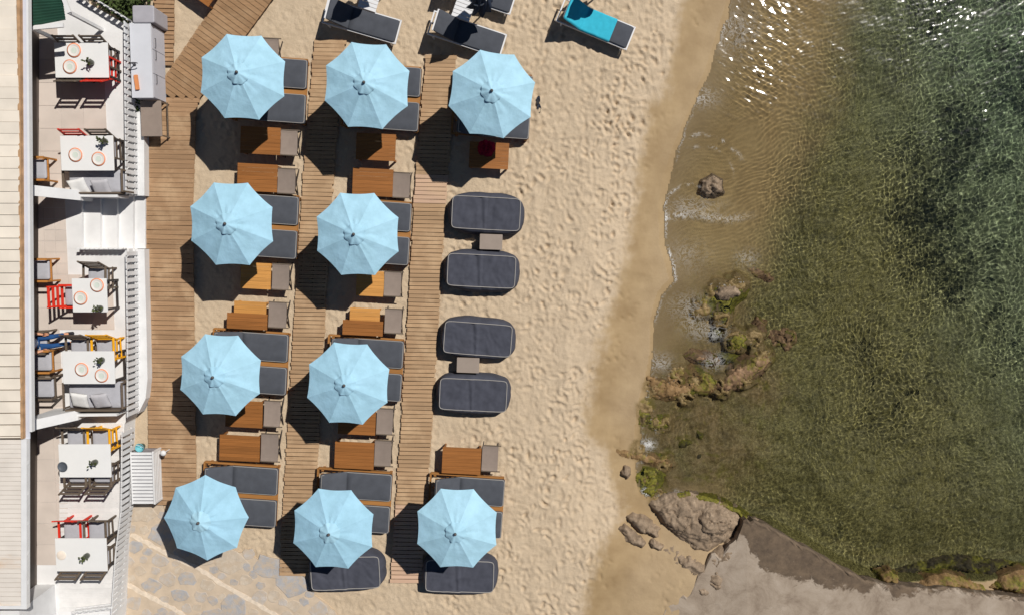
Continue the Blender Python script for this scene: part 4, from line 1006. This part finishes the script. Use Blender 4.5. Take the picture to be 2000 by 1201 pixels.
# picket fences
def fence(pts, zb, zt, label, spacing=.172, pw=.106, posts=True):
    q = [P(a, b, zb) for a, b in pts]
    r = empty('picket_fence', (q[0].x, q[0].y, 0), 0, label, 'fence', 'white picket fences round the terrace'); o = Vector((q[0].x, q[0].y, 0))
    for a, b in zip(q[:-1], q[1:]):
        dv = b - a; L = dv.length; n = max(1, round(L / spacing)); rz = math.atan2(dv.y, dv.x)
        for i in range(n):
            c = a + dv * ((i + .5) / n) - o
            piece('picket', r, (c.x, c.y, (zb + zt) / 2), (pw, .022, zt - zb + random.uniform(-.012, .012)), white, rz + R(random.gauss(0, .6)))
        nn = Vector((-dv.y, dv.x, 0)).normalized() * .026
        for z in (zb + .1, zt - .07):
            sgn = 1 if (Vector((-12, 0, 0)) - (a + b) / 2).dot(nn) > 0 else -1
            MB().bar(a - o + nn * sgn + Vector((0, 0, z - zb)), b - o + nn * sgn + Vector((0, 0, z - zb)), .025, .05).build('rail', white, r)
    return r
fence([(266, 54), (269, 383)], .36, 1.02, 'white picket fence along the upper terrace edge behind the bar cabinet')
fence([(269, 489), (271, 640), (271, 806)], .36, 1.02, 'white picket fence along the lower terrace edge below the steps')
fence([(262, 832), (260, 985), (250, 1060), (241, 1188)], .30, 1.00, 'white picket fence along the boarded deck at the lower end')
fence([(166, -14), (264, 46)], .60, 1.05, 'white picket fence running diagonally at the top left')
fence([(160, 487), (250, 487)], .60, .92, 'short white picket fence beside the steps', .13, .085)
fence([(152, 1186), (232, 1176)], .60, .98, 'short white picket fence closing the boarded deck', .17, .11)

# wing walls with sloping tops, dividing the terrace
def wing(px0, py0, px1, py1, hz0, hz1, th, label):
    a, b = P(px0, py0, ZD), P(px1, py1, ZD); dv = (b - a).normalized(); nn = Vector((-dv.y, dv.x, 0)) * th / 2
    r = empty('wing_wall', (a.x, a.y, ZD), 0, label, 'wall', 'white wing walls'); b = b - a; a = Vector((0, 0, 0))
    up = lambda h: Vector((0, 0, h))
    MB().hexa([a - nn, b - nn, b + nn, a + nn, a - nn + up(hz0), b - nn + up(hz1), b + nn + up(hz1), a + nn + up(hz0)]).build('wall', white_wall, r)
    return r, b
r, b = wing(108, 378, 182, 385, 2.1, .62, .26, 'white wing wall with sloping top beside the steps')
e = P(252, 386, ZD) - P(108, 378, ZD)
MB().bar(b + Vector((0, 0, .31)), Vector((e.x, e.y, .31)), .07, .62).build('low_wall', white_wall, r)
r, b = wing(110, 806, 176, 801, 2.1, .62, .26, 'white wing wall with sloping top above the boarded deck')
e = P(250, 800, ZD) - P(110, 806, ZD)
MB().bar(b + Vector((0, 0, .31)), Vector((e.x, e.y, .31)), .07, .62).build('low_wall', white_wall, r)

# building: roof seen from above, wall under the eave
ZR = 3.0
bl = empty('building', (0, 0, 0), 0, 'restaurant building with cream panelled roof along the left edge', 'building')
MB().prism([(p.x, p.y) for p in PP([(-260, -160), (-20, -160), (-20, 1330), (-260, 1330)], ZR - .4)][::-1], -.2, ZR - .25).build('wall', M('dark_shopfront', lin(92, 84, 78), .6, .15, 2), bl)
y = -36.0; k = 0
while y < 855:
    h = min(22.8, 857 - y); a, b = P(-260, y + h / 2, ZR + .1), P(np.interp(y, [0, 200, 860], [32, 38.5, 41]), y + h / 2, ZR)
    piece('roof_panel', bl, ((a.x + b.x) / 2, a.y, ZR + .06 + random.uniform(-.004, .004)), (b.x - a.x, h / S(ZR) - .018, .05), roof_m, 0, R(1.6), R(2.2)); y += 22.8
a, b = P(-260, -60, ZR), P(38, 857, ZR)
MB().box((a.x + b.x) / 2, (a.y + b.y) / 2, ZR - .06, b.x - a.x - .02, abs(a.y - b.y), .08).build('roof_deck', joist, bl)
def strip(x0, x1, y0, y1, z0, z1, mat, name, par):
    pts = [P(x0[0], y0, z1), P(x1[0], y0, z1), P(x1[1], y1, z1), P(x0[1], y1, z1)]
    return MB().prism([(p.x, p.y) for p in pts][::-1], z0, z1).build(name, mat, par)
strip((32, 40), (38, 44.5), -60, 857, ZR - .12, ZR + .015, rust_m, 'fascia', bl)
g = strip((38.2, 44.7), (51, 58.5), -60, 857, ZR - .12, ZR - .10, M('gutter_bottom', lin(198, 202, 214), .5, .05, 3, 0), 'gutter', bl)
strip((50.6, 57.6), (54.5, 62.2), -60, 843, ZR - .14, ZR - .01, white, 'gutter_lip', g)
strip((38.2, 44.7), (39.6, 46.2), -60, 857, ZR - .12, ZR - .03, white, 'gutter_lip', g)
# lower roof section of pale boards
y = 858.0
i = 0
while y < 1182:
    h = 9.0; a, b = P(-260, y + h / 2, ZR - .05), P(41, y + h / 2, ZR - .05)
    piece('roof_board', bl, ((a.x + b.x) / 2, a.y, ZR - .06), (b.x - a.x, h / S(ZR) - .0025, .03), roof_l, 0); y += h; i += 1
strip((41.2, 41.2), (52, 52), 857.5, 1186, ZR - .16, ZR - .02, white, 'fascia', bl)
strip((-260, -260), (52, 52), 1183, 1189, ZR - .17, ZR - .015, white, 'fascia', bl)
for yy in (902, 962, 1020, 1078, 1136):
    p = P(52, yy, ZR - .1); MB().box(p.x + .02, p.y, ZR - .10, .07, .09, .06).build('rafter_end', white, bl)
p0, p1 = P(-260, 1192, 2.2), P(44, 1320, 2.2)
MB().box((p0.x + p1.x) / 2, (p0.y + p1.y) / 2, 1.0, p1.x - p0.x, p0.y - p1.y, 2.4).build('annex', white_wall, bl)

# green corrugated awning at the very top left with its white frame
aw = empty('awning', (0, 0, 0), 0, 'dark green corrugated awning in the top left corner', 'awning')
q0, q1, q2, q3 = P(54, -30, 2.3), P(112, -30, 2.3), P(122, 36, 2.3), P(54, 54, 2.3)
mb = MB(); n = 26
for i in range(n + 1):
    t = i / n; a = q0.lerp(q3, t); b = q1.lerp(q2, t); dz = .02 * (i % 2)
    mb.v += [(a.x, a.y, 2.3 + dz), (b.x, b.y, 2.15 + dz)]
for i in range(n): mb.f.append((2 * i, 2 * i + 1, 2 * i + 3, 2 * i + 2))
mb.build('sheet', M('dark_green_sheet', lin(34, 66, 52), .35, .2, 3, 0, spec=.6), aw)
for a, b in ((P(114, -30, 2.2), P(136, 26, 2.2)), (P(54, 56, 2.25), P(124, 50, 2.25))): MB().bar(a, b, .10, .06).build('frame', white, aw)
for px, py in ((134, 24), (60, 55)): p = P(px, py, 2.2); MB().box(p.x, p.y, (2.2 + ZD) / 2, .08, .08, 2.2 - ZD).build('post', white, aw)

# ------------------------------------------------------------------ terrace chairs
def make_chair(mat, cushion=True):
    r = empty('garden_chair', (0, 0, 0))
    for sx in (-1, 1):
        MB().bar((sx * .25, -.24, 0), (sx * .25, -.24, .42), .045, .045).build('leg', mat, r)
        MB().bar((sx * .29, .27, 0), (sx * .29, .27, .63), .045, .045).build('leg', mat, r)
        MB().bar((sx * .29, -.31, .645), (sx * .29, .31, .645), .055, .025).build('armrest', mat, r)
        MB().bar((sx * .27, -.28, .24), (sx * .29, .27, .24), .03, .03).build('stretcher', mat, r)
        MB().bar((sx * .26, -.22, .36), (sx * .26, -.42, .98), .045, .035).build('back_post', mat, r)
    MB().box(0, .02, .40, .54, .54, .04).build('seat', mat, r)
    for k in range(4):
        t = .28 + k * .215; c = Vector((0, -.22 - .20 * t, .36 + .62 * t))
        MB().bar(c - Vector((.25, 0, 0)), c + Vector((.25, 0, 0)), .016, .075, (0, -.3, .95)).build('back_slat', mat, r)
    if cushion:
        mb = MB(); slab(mb, .50, .50, .42, .49, .05, .02, .008, 0, .02); mb.build('cushion', grey_cush, r, smooth=True)
    return r
pool = {}
def chair(kind, x, y, rz, label):
    mat = {'red': red_p, 'yellow': yel_p, 'taupe': taupe_w, 'oak': oak}[kind]
    if kind in pool: o = copy_tree(pool[kind])
    else: o = pool[kind] = make_chair(mat)
    o.location = (x, y, ZD + .014); o.rotation_euler = (0, 0, rz)
    tag(o, label, 'chair', 'slatted garden chairs on the terrace')
def leafy(parent, n, h, sp, mat, seed, size=.05, name='foliage'):
    rs_ = random.Random(seed); mb = MB()
    for i in range(n):
        a = rs_.uniform(0, 6.283); rr = sp * rs_.random() ** .6; z = h * rs_.uniform(.25, 1); c = Vector((rr * math.cos(a), rr * math.sin(a), z))
        d1 = Vector((math.cos(a), math.sin(a), rs_.uniform(-.2, .8))).normalized() * size * rs_.uniform(.7, 1.6); d2 = Vector((-math.sin(a), math.cos(a), rs_.uniform(-.3, .3))) * size * .45
        mb.add([c, c + d1 * .5 + d2, c + d1, c + d1 * .5 - d2], [(0, 1, 2, 3)])
    return mb.build(name, mat, parent)
TZ = ZD + .75
def table(x0, y0, x1, y1, label, plates, vase, order):
    c = P((x0 + x1) / 2, (y0 + y1) / 2, TZ); k = S(TZ); w_, d_ = (x1 - x0) / k, (y1 - y0) / k
    r = empty('dining_table', (c.x, c.y, ZD + .014), 0, 'white dining table ' + label, 'table', 'white dining tables on the terrace'); h = TZ - ZD - .014
    mb = MB(); slab(mb, w_, d_, h - .035, h, .015, .006); mb.build('tabletop', tabletop_w, r)
    for sx in (-1, 1):
        for sy in (-1, 1): MB().box(sx * (w_ / 2 - .07), sy * (d_ / 2 - .07), (h - .03) / 2, .055, .055, h - .03).build('leg', dark_metal, r)
    for sx in (-1, 1): MB().box(sx * (w_ / 2 - .07), 0, .06, .05, d_ - .2, .04).build('foot_rail', dark_metal, r)
    for i, (px, py) in enumerate(plates):
        p = P(px, py, TZ); pl = empty('plate', (p.x, p.y, TZ), 0, ('%s orange rimmed plate on the white table ' % (('upper', 'lower')[i] if abs(plates[0][1] - plates[1][1]) > 15 else ('left', 'right')[i])) + label, 'plate', 'orange rimmed plates')
        MB().lathe([(.06, 0), (.176, .012), (.182, .018), (.150, .010), (.12, .006)], 28).build('rim', plate_o, pl, smooth=True)
        MB().lathe([(.05, .006), (.150, .017), (.152, .024), (.145, .024), (.105, .0135), (.03, .013)], 28).build('dish', plate_w, pl)
        MB().lathe([(.070, .0136), (.074, .0150), (.060, .0152), (.056, .0138)], 24).build('centre_ring', mint_m, pl)
    p = P(vase[0], vase[1], TZ + .1); v = empty('vase', (p.x, p.y, TZ), 0, 'leafy dark vase on the white table ' + label, 'vase', 'small vases on the white tables')
    MB().lathe([(.05, 0), (.075, .03), (.078, .12), (.045, .19), (.03, .25), (.034, .26)], 16).build('glass', glass_p, v, smooth=True)
    leafy(v, 16, .36, .045, leaf_m, order, .06)
    return c, w_, d_
TB = [(108, 85, 210, 151, 'in the top left, nearest the awning', [(145, 99), (137, 131)], (176, 122)), (119, 266, 221, 333, 'just above the wing wall by the steps', [(148, 303), (193, 311)], (203, 276)),
      (141, 544, 209, 610, 'the small square one below the steps', [(190, 557), (158, 582)], (194, 602)), (122, 685, 224, 750, 'in front of the lower sofa', [(160, 721), (199, 733)], (197, 703)),
      (114, 866, 217, 933, 'with a dark bowl, on the boarded deck', [], (184, 903)), (107, 1049, 210, 1117, 'lowest on the boarded deck', [], (168, 1086))]
C = [table(*t, k + 1) for k, t in enumerate(TB)]
def lathe_thing(name, px, py, z, prof, mat, label, cat):
    p = P(px, py, z); return tag(MB().lathe(prof, 28).build(name, mat, None, (p.x, p.y, z), smooth=True), label, cat)
lathe_thing('bowl', 124, 910, TZ, [(.05, 0), (.11, .02), (.135, .05), (.128, .05), (.10, .024), (.04, .012)], bowl_m, 'round slate grey bowl on a white table', 'bowl')
lathe_thing('place_mat', 120, 1084, TZ, [(.12, 0), (.128, .004), (.12, .008), (.02, .009)], M('cream_mat', lin(232, 220, 206), .8, .06, 8, .2), 'round cream mat on the lowest white table', 'mat')
def pair(i, side, kinds, out, names, sh=(-.33, .35)):
    c, w_, d_ = C[i]
    for s_, kd, nm in zip(sh, kinds, names):
        y = c.y + side * (d_ / 2 + out - .42) if side > 0 else c.y - (d_ / 2 + out - .42)
        chair(kd, c.x + s_, y, math.pi if side > 0 else 0, nm)
pair(0, 1, ('taupe', 'taupe'), .12, ('left grey-brown slatted chair above the topmost white table', 'right grey-brown slatted chair above the topmost white table'))
pair(0, -1, ('taupe', 'red'), .14, ('grey-brown slatted chair tucked below the topmost white table', 'red slatted chair tucked below the topmost white table'))
pair(1, 1, ('red', 'taupe'), .13, ('red slatted chair above the white table by the wing wall', 'grey-brown slatted chair above the white table by the wing wall'))
c, w_, d_ = C[2]
chair('red', c.x - w_ / 2 - .10, c.y - .03, R(-90), 'red slatted chair left of the small square table')
chair('taupe', c.x + .10, c.y + d_ / 2 + .02, R(178), 'grey-brown slatted chair above the small square table')
pair(3, 1, ('taupe', 'yellow'), .46, ('grey-brown slatted chair beside the yellow one above the sofa table', 'yellow slatted chair above the sofa table'))
pair(4, 1, ('taupe', 'yellow'), .50, ('grey-brown slatted chair beside the yellow one on the boarded deck', 'yellow slatted chair on the boarded deck'))
pair(4, -1, ('taupe', 'taupe'), .40, ('left grey-brown chair below the table with the dark bowl', 'right grey-brown chair below the table with the dark bowl'))
pair(5, 1, ('red', 'taupe'), .55, ('red slatted chair above the lowest white table', 'grey-brown slatted chair above the lowest white table'))
pair(5, -1, ('taupe', 'taupe'), .14, ('left grey-brown chair tucked below the lowest white table', 'right grey-brown chair tucked below the lowest white table'))
for px, py, kd, lab in ((88, 528, 'oak', 'orange-brown wooden chair under the eave level with the steps'), (92, 706, 'oak', 'orange-brown wooden chair beside the seated person'), (82, 330, 'oak', 'orange-brown wooden chair under the eave above the wing wall')):
    p = P(px, py, ZD + .6); chair(kd, p.x - .22, p.y, R(-90), lab)
chair('taupe', P(80, 668, ZD + .5).x - .12, P(80, 668, ZD + .5).y, R(-90), 'grey-brown chair under the eave with a person sitting on it')
p = P(92, 757, ZD + .5); chair('taupe', p.x - .1, p.y, R(-90), 'grey cushioned chair under the eave beside the lower wing wall')

# sofas and pillows
def pillow(px, py, z, mat, rz, label, tiltx=R(28), sz=.46):
    n = 16; U, V_ = np.meshgrid(np.linspace(-1, 1, n), np.linspace(-1, 1, n))
    e = np.clip((1 - U ** 4) * (1 - V_ ** 4), 0, 1) ** .45; pin = 1 - .07 * (1 - np.minimum(np.abs(U), np.abs(V_)) ** 2) * np.maximum(np.abs(U), np.abs(V_)) ** 4
    th = .075 * e + .006 * fbm(U * 2 + px, V_ * 2, 2)
    i = np.arange(n * n).reshape(n, n); q = np.stack([i[:-1, :-1], i[:-1, 1:], i[1:, 1:], i[1:, :-1]], -1).reshape(-1, 4)
    top = np.stack([U * pin * sz / 2, V_ * pin * sz / 2, th], -1).reshape(-1, 3); bot = top * np.array([1, 1, -1])
    me = bpy.data.meshes.new('pillow'); me.from_pydata(top.tolist() + bot.tolist(), [], q.tolist() + (q[:, ::-1] + n * n).tolist()); me.materials.append(mat)
    me.polygons.foreach_set('use_smooth', [True] * len(me.polygons))
    p = P(px, py, z); o = link('pillow', me, None, (p.x, p.y, z)); o.rotation_euler = (tiltx, 0, rz); return tag(o, label, 'pillow', 'pillows on the sofas')
def sofa(x0, y0, x1, y1, label):
    z = ZD + .44; a, b = P(x0, y1, z), P(x1, y0, z); w_, d_ = b.x - a.x, b.y - a.y
    r = empty('sofa', ((a.x + b.x) / 2, (a.y + b.y) / 2, ZD + .014), 0, label, 'sofa', 'grey cushioned sofas')
    mb = MB(); slab(mb, w_, d_, .30, .43, .05, .03, .01); mb.build('seat_cushion', grey_cush, r, smooth=True)
    MB().box(0, 0, .26, w_ + .06, d_ + .04, .06).build('frame', taupe_w, r)
    for sx in (-1, 1):
        for sy in (-1, 1): MB().box(sx * w_ / 2, sy * (d_ / 2 - .03), .12, .05, .05, .26).build('leg', taupe_w, r)
        MB().bar((sx * (w_ / 2 + .05), -d_ / 2, .60), (sx * (w_ / 2 + .05), d_ / 2, .60), .05, .03).build('armrest', taupe_w, r)
        for sy in (-1, 1): MB().bar((sx * (w_ / 2 + .05), sy * (d_ / 2 - .02), 0), (sx * (w_ / 2 + .05), sy * (d_ / 2 - .02), .59), .04, .04).build('arm_post', taupe_w, r)
    MB().box(0, -d_ / 2 - .03, .5, w_, .04, .3).build('backrest', taupe_w, r)
sofa(136, 332, 240, 376, 'grey cushioned sofa below the white table by the wing wall'); sofa(136, 745, 240, 796, 'grey cushioned sofa below the sofa table, with two pillows')
pillow(154, 366, ZD + .62, pil_w, R(12), 'white pillow on the upper sofa'); pillow(198, 367, ZD + .60, pil_g, R(4), 'pale grey pillow on the upper sofa')
pillow(156, 781, ZD + .62, pil_w, R(-8), 'white pillow on the lower sofa'); pillow(197, 782, ZD + .60, pil_g, R(6), 'pale grey pillow on the lower sofa')

# ------------------------------------------------------------------ bar cabinet, boxes and small furniture beside the fence
zt = .88; a, b = P(259, 190, zt), P(293, 47, zt); w_, d_ = b.x - a.x, b.y - a.y
cb = empty('bar_cabinet', ((a.x + b.x) / 2, (a.y + b.y) / 2, 0), 0, 'long white topped bar cabinet with grey doors beside the picket fence', 'cabinet')
MB().box(0, 0, zt - .02, w_ + .03, d_ + .04, .04).build('counter_top', cab_top, cb)
MB().box(-.01, 0, (zt - .04) / 2, w_ - .02, d_, zt - .05).build('body', cab_front, cb)
for k in range(3):
    dd = piece('door', cb, (w_ / 2 - .008, -d_ / 2 + (k + .5) * d_ / 3, .43), (.03, d_ / 3 - .015, .74), cab_front)
    h = MB().tube([(0, -.12, 0), (.03, -.12, 0), (.03, .12, 0), (0, .12, 0)], .009, 6).build('handle', handle_m, cb, (w_ / 2 + .008, -d_ / 2 + (k + (.8 if k < 2 else .3)) * d_ / 3, .66))
p = P(268, 162, zt); tag(MB().box(0, 0, .03, .09, .38, .06, R(6)).build('wooden_tray', terracotta, None, (p.x, p.y, zt)), 'small orange wooden board lying on the bar cabinet', 'board')
p = P(263, 127, zt); fb = empty('tap', (p.x, p.y, zt), 0, 'small metal tap at the back of the bar cabinet', 'tap')
MB().lathe([(.04, 0), (.045, .01), (.02, .03), (.015, .2)], 12).build('base', handle_m, fb); MB().tube([(0, 0, .2), (.06, 0, .25), (.14, 0, .22), (.15, 0, .17)], .014, 8).build('spout', handle_m, fb)
zt = .92; a, b = P(260, 44, zt), P(299, 12, zt); w_, d_ = b.x - a.x, b.y - a.y
bx = empty('storage_box', ((a.x + b.x) / 2, (a.y + b.y) / 2, 0), 0, 'grey storage box standing above the bar cabinet', 'box')
mb = MB(); slab(mb, w_, d_, .05, zt - .08, .04, .02); mb.build('body', grey_ott, bx); mb = MB(); slab(mb, w_ + .03, d_ + .03, zt - .08, zt, .05, .025); mb.build('lid', grey_ott, bx, smooth=False)
zt = .52; a, b = P(276, 267, zt), P(314, 197, zt); w_, d_ = b.x - a.x, b.y - a.y
bn = empty('bench', ((a.x + b.x) / 2, (a.y + b.y) / 2, 0), 0, 'taupe canvas bench on a thin frame below the bar cabinet', 'bench')
mb = MB(); slab(mb, w_, d_, zt - .05, zt, .02, .012); mb.build('seat', stool_m, bn)
for sx in (-1, 1):
    for sy in (-1, 1): MB().bar((sx * (w_ / 2 + .03), sy * (d_ / 2 - .03), 0), (sx * (w_ / 2 - .02), sy * (d_ / 2 - .03), zt - .04), .03, .03).build('leg', taupe_w, bn)
MB().bar((w_ / 2 + .03, -d_ / 2, .2), (w_ / 2 + .03, d_ / 2, .2), .03, .03).build('stretcher', taupe_w, bn)
p = P(276, 206, .4); pt = empty('potted_plant', (p.x, p.y, .06), 0, 'small green potted plant in the shade of the bar cabinet', 'plant')
MB().lathe([(.09, 0), (.13, .2), (.14, .22), (.11, .21)], 14).build('pot', terracotta, pt); leafy(pt, 90, .42, .16, shrub_m, 5, .07)
# white slatted cover
zt = .56; a, b = P(258, 984, zt), P(299, 882, zt); w_, d_ = b.x - a.x, b.y - a.y
sl = empty('slatted_box', ((a.x + b.x) / 2, (a.y + b.y) / 2, .06), 0, 'white slatted box beside the fence at the lower end of the wide boardwalk', 'box'); h = zt - .06
MB().box(0, 0, h / 2 - .02, w_ - .05, d_ - .05, h - .04).build('body', M('dim_interior', lin(150, 150, 156), .8), sl)
n = 15
for i in range(n): piece('slat', sl, (-.02, -d_ / 2 + (i + .5) * d_ / n, h - .008), (w_ - .05, d_ / n - .028, .016), white)
for i in range(5): piece('slat', sl, (w_ / 2 - .008, 0, .05 + i * .095), (.016, d_ - .04, .068), white)
for i in range(5): piece('slat', sl, (0, -d_ / 2 + .004, .05 + i * .095), (w_ - .05, .016, .068), white)
for sy in (-1, 1): MB().box(w_ / 2 - .01, sy * (d_ / 2 - .015), h / 2, .045, .045, h).build('corner_post', white, sl); 
for sx in (-1, 1): MB().box(sx * (w_ / 2 - .015), 0, h - .004, .03, d_, .024).build('edge', white, sl)
p = P(322, 885, .5); fn = empty('standing_lamp', (p.x - .06, p.y, .06), 0, 'small round white lamp by the corner of the slatted box', 'lamp')
MB().tube([(0, 0, 0), (0, 0, .36)], .015, 8).build('stem', white, fn); MB().lathe([(.02, 0), (.07, .02), (.085, .06), (.06, .1), (.02, .115)], 16).build('head', white, fn, (0, 0, .35), smooth=True)
p = P(272, 874, .5); bk = empty('bucket', (p.x, p.y, .3), 0, 'pale teal bucket with cloths above the slatted box', 'bucket')
MB().lathe([(.08, 0), (.115, .2), (.125, .21), (.105, .2), (.07, .02)], 18).build('body', teal_b, bk, smooth=True); MB().tube([(-.11, 0, .2), (-.06, .09, .27), (.06, .09, .27), (.11, 0, .2)], .006, 6).build('handle', white, bk)
# shrubs in the dark bed behind the fence
for k, (px, py, sp, h) in enumerate(((228, -4, .42, .7), (252, 16, .34, .55), (272, -22, .45, .8), (206, -34, .4, .8))):
    p = P(px, py, .3); sh = empty('shrub', (p.x, p.y, 0), 0, ('low dark shrub touching the diagonal fence', 'low dark shrub left of the storage box', 'dark shrub at the top edge right of the diagonal fence', 'dark shrub at the top edge behind the diagonal fence')[k], 'shrub', 'dark shrubs behind the fence')
    leafy(sh, 520, h, sp, shrub_m, 20 + k, .075, 'crown'); MB().tube([(0, 0, -.05), (.03, .02, h * .5), (.0, .05, h * .8)], [.03, .02, .008], 6).build('trunk', joist, sh)

# ------------------------------------------------------------------ person sitting under the eave
def skinned(name, nodes, edges, mat, parent, sub=2, rootv=0):
    me = bpy.data.meshes.new(name); me.from_pydata([n_[0] for n_ in nodes], edges, []); me.materials.append(mat)
    o = link(name, me, parent); o.modifiers.new('skin', 'SKIN').use_smooth_shade = True
    if not me.skin_vertices:
        bm = bmesh.new(); bm.from_mesh(me); bm.verts.layers.skin.verify(); bm.to_mesh(me); bm.free()
    for v_, n_ in zip(me.skin_vertices[0].data, nodes): v_.radius = n_[1] if hasattr(n_[1], '__len__') else (n_[1], n_[1])
    for i, v_ in enumerate(me.skin_vertices[0].data): v_.use_root = (i == rootv)
    o.modifiers.new('sub', 'SUBSURF').render_levels = sub; return o
hp = P(80, 668, ZD + .5)
pn = empty('person', (hp.x - .12, hp.y, ZD + .014), 0, 'seated person in white top and blue jeans, half hidden under the eave', 'person')
Q = [((0, 0, .52), .13), ((0, 0, .72), .13), ((-.04, 0, .95), .14), ((-.05, 0, 1.08), .06), ((-.03, 0, 1.20), (.09, .085)), ((-.02, 0, 1.30), (.085, .075)),
     ((.02, .11, .50), .085), ((.44, .15, .50), .062), ((.52, .17, .10), .042), ((.64, .18, .05), .036),
     ((.02, -.11, .50), .085), ((.42, -.10, .52), .062), ((.72, -.06, .14), .042), ((.84, -.04, .08), .036),
     ((-.04, .19, .98), .052), ((.06, .27, .74), .042), ((.28, .22, .62), .032), ((-.04, -.19, .98), .052), ((.06, -.27, .74), .042), ((.28, -.2, .62), .032)]
E = [(0, 1), (1, 2), (2, 3), (3, 4), (4, 5), (0, 6), (6, 7), (7, 8), (8, 9), (0, 10), (10, 11), (11, 12), (12, 13), (2, 14), (14, 15), (15, 16), (2, 17), (17, 18), (18, 19)]
bd = skinned('body', Q, E, skin_m, pn)
for hx in (16, 19):
    c = Vector(Q[hx][0]); sgn = 1 if hx == 16 else -1
    mb = MB()
    for f in range(5):
        st_ = c + Vector((.05, (f - 2) * .018 * sgn, -.005)); ln = (.05, .075, .08, .075, .055)[f] if f else .05
        if f == 0: st_ = c + Vector((.015, -.035 * sgn, 0))
        mb.tube([st_ - Vector((.04, 0, 0)), st_ + Vector((ln * .5, 0, .004)), st_ + Vector((ln, 0, -.018))], [.010, .009, .006], 6)
    mb.build('hand', skin_m, pn, smooth=True)
grow = lambda idx, k: [(Q[i][0], (Q[i][1] if not hasattr(Q[i][1], '__len__') else Q[i][1][0]) * k) for i in idx]
skinned('trousers', [((0, 0, .60), .150)] + grow([0, 6, 7, 8, 10, 11, 12], 1.16), [(0, 1), (1, 2), (2, 3), (3, 4), (1, 5), (5, 6), (6, 7)], denim, pn, rootv=1)
skinned('shirt', grow([0, 1, 2, 14, 15, 17, 18], 1.14), [(0, 1), (1, 2), (2, 3), (3, 4), (2, 5), (5, 6)], shirt_m, pn)
skinned('hair', [((-.06, 0, 1.22), .085), ((-.045, 0, 1.33), (.095, .085)), ((.01, 0, 1.37), (.07, .07))], [(0, 1), (1, 2)], hair_m, pn, rootv=1)
mb = MB()
for sy in (-1, 1): mb.lathe([(.004, 0), (.011, .003), (.011, .012), (.004, .014)], 8, (.062, sy * .032, 1.25))
mb.bar((.06, 0, 1.235), (.085, 0, 1.215), .022, .03); mb.bar((.062, -.025, 1.18), (.062, .025, 1.18), .014, .012)
mb.build('face', hair_m, pn)
for i in (9, 13):
    c = Q[i][0]; mb = MB(); slab(mb, .26, .095, 0, .08, .045, .02); mb.build('shoe', shoe_m, pn, (c[0] - .01, c[1], c[2] - .055), R(6), smooth=True)

for o in sc.objects:
    if o.type == 'MESH' and o.name.split('.')[0] in ('rock', 'concrete_slab'): o.cycles.is_caustics_receiver = True
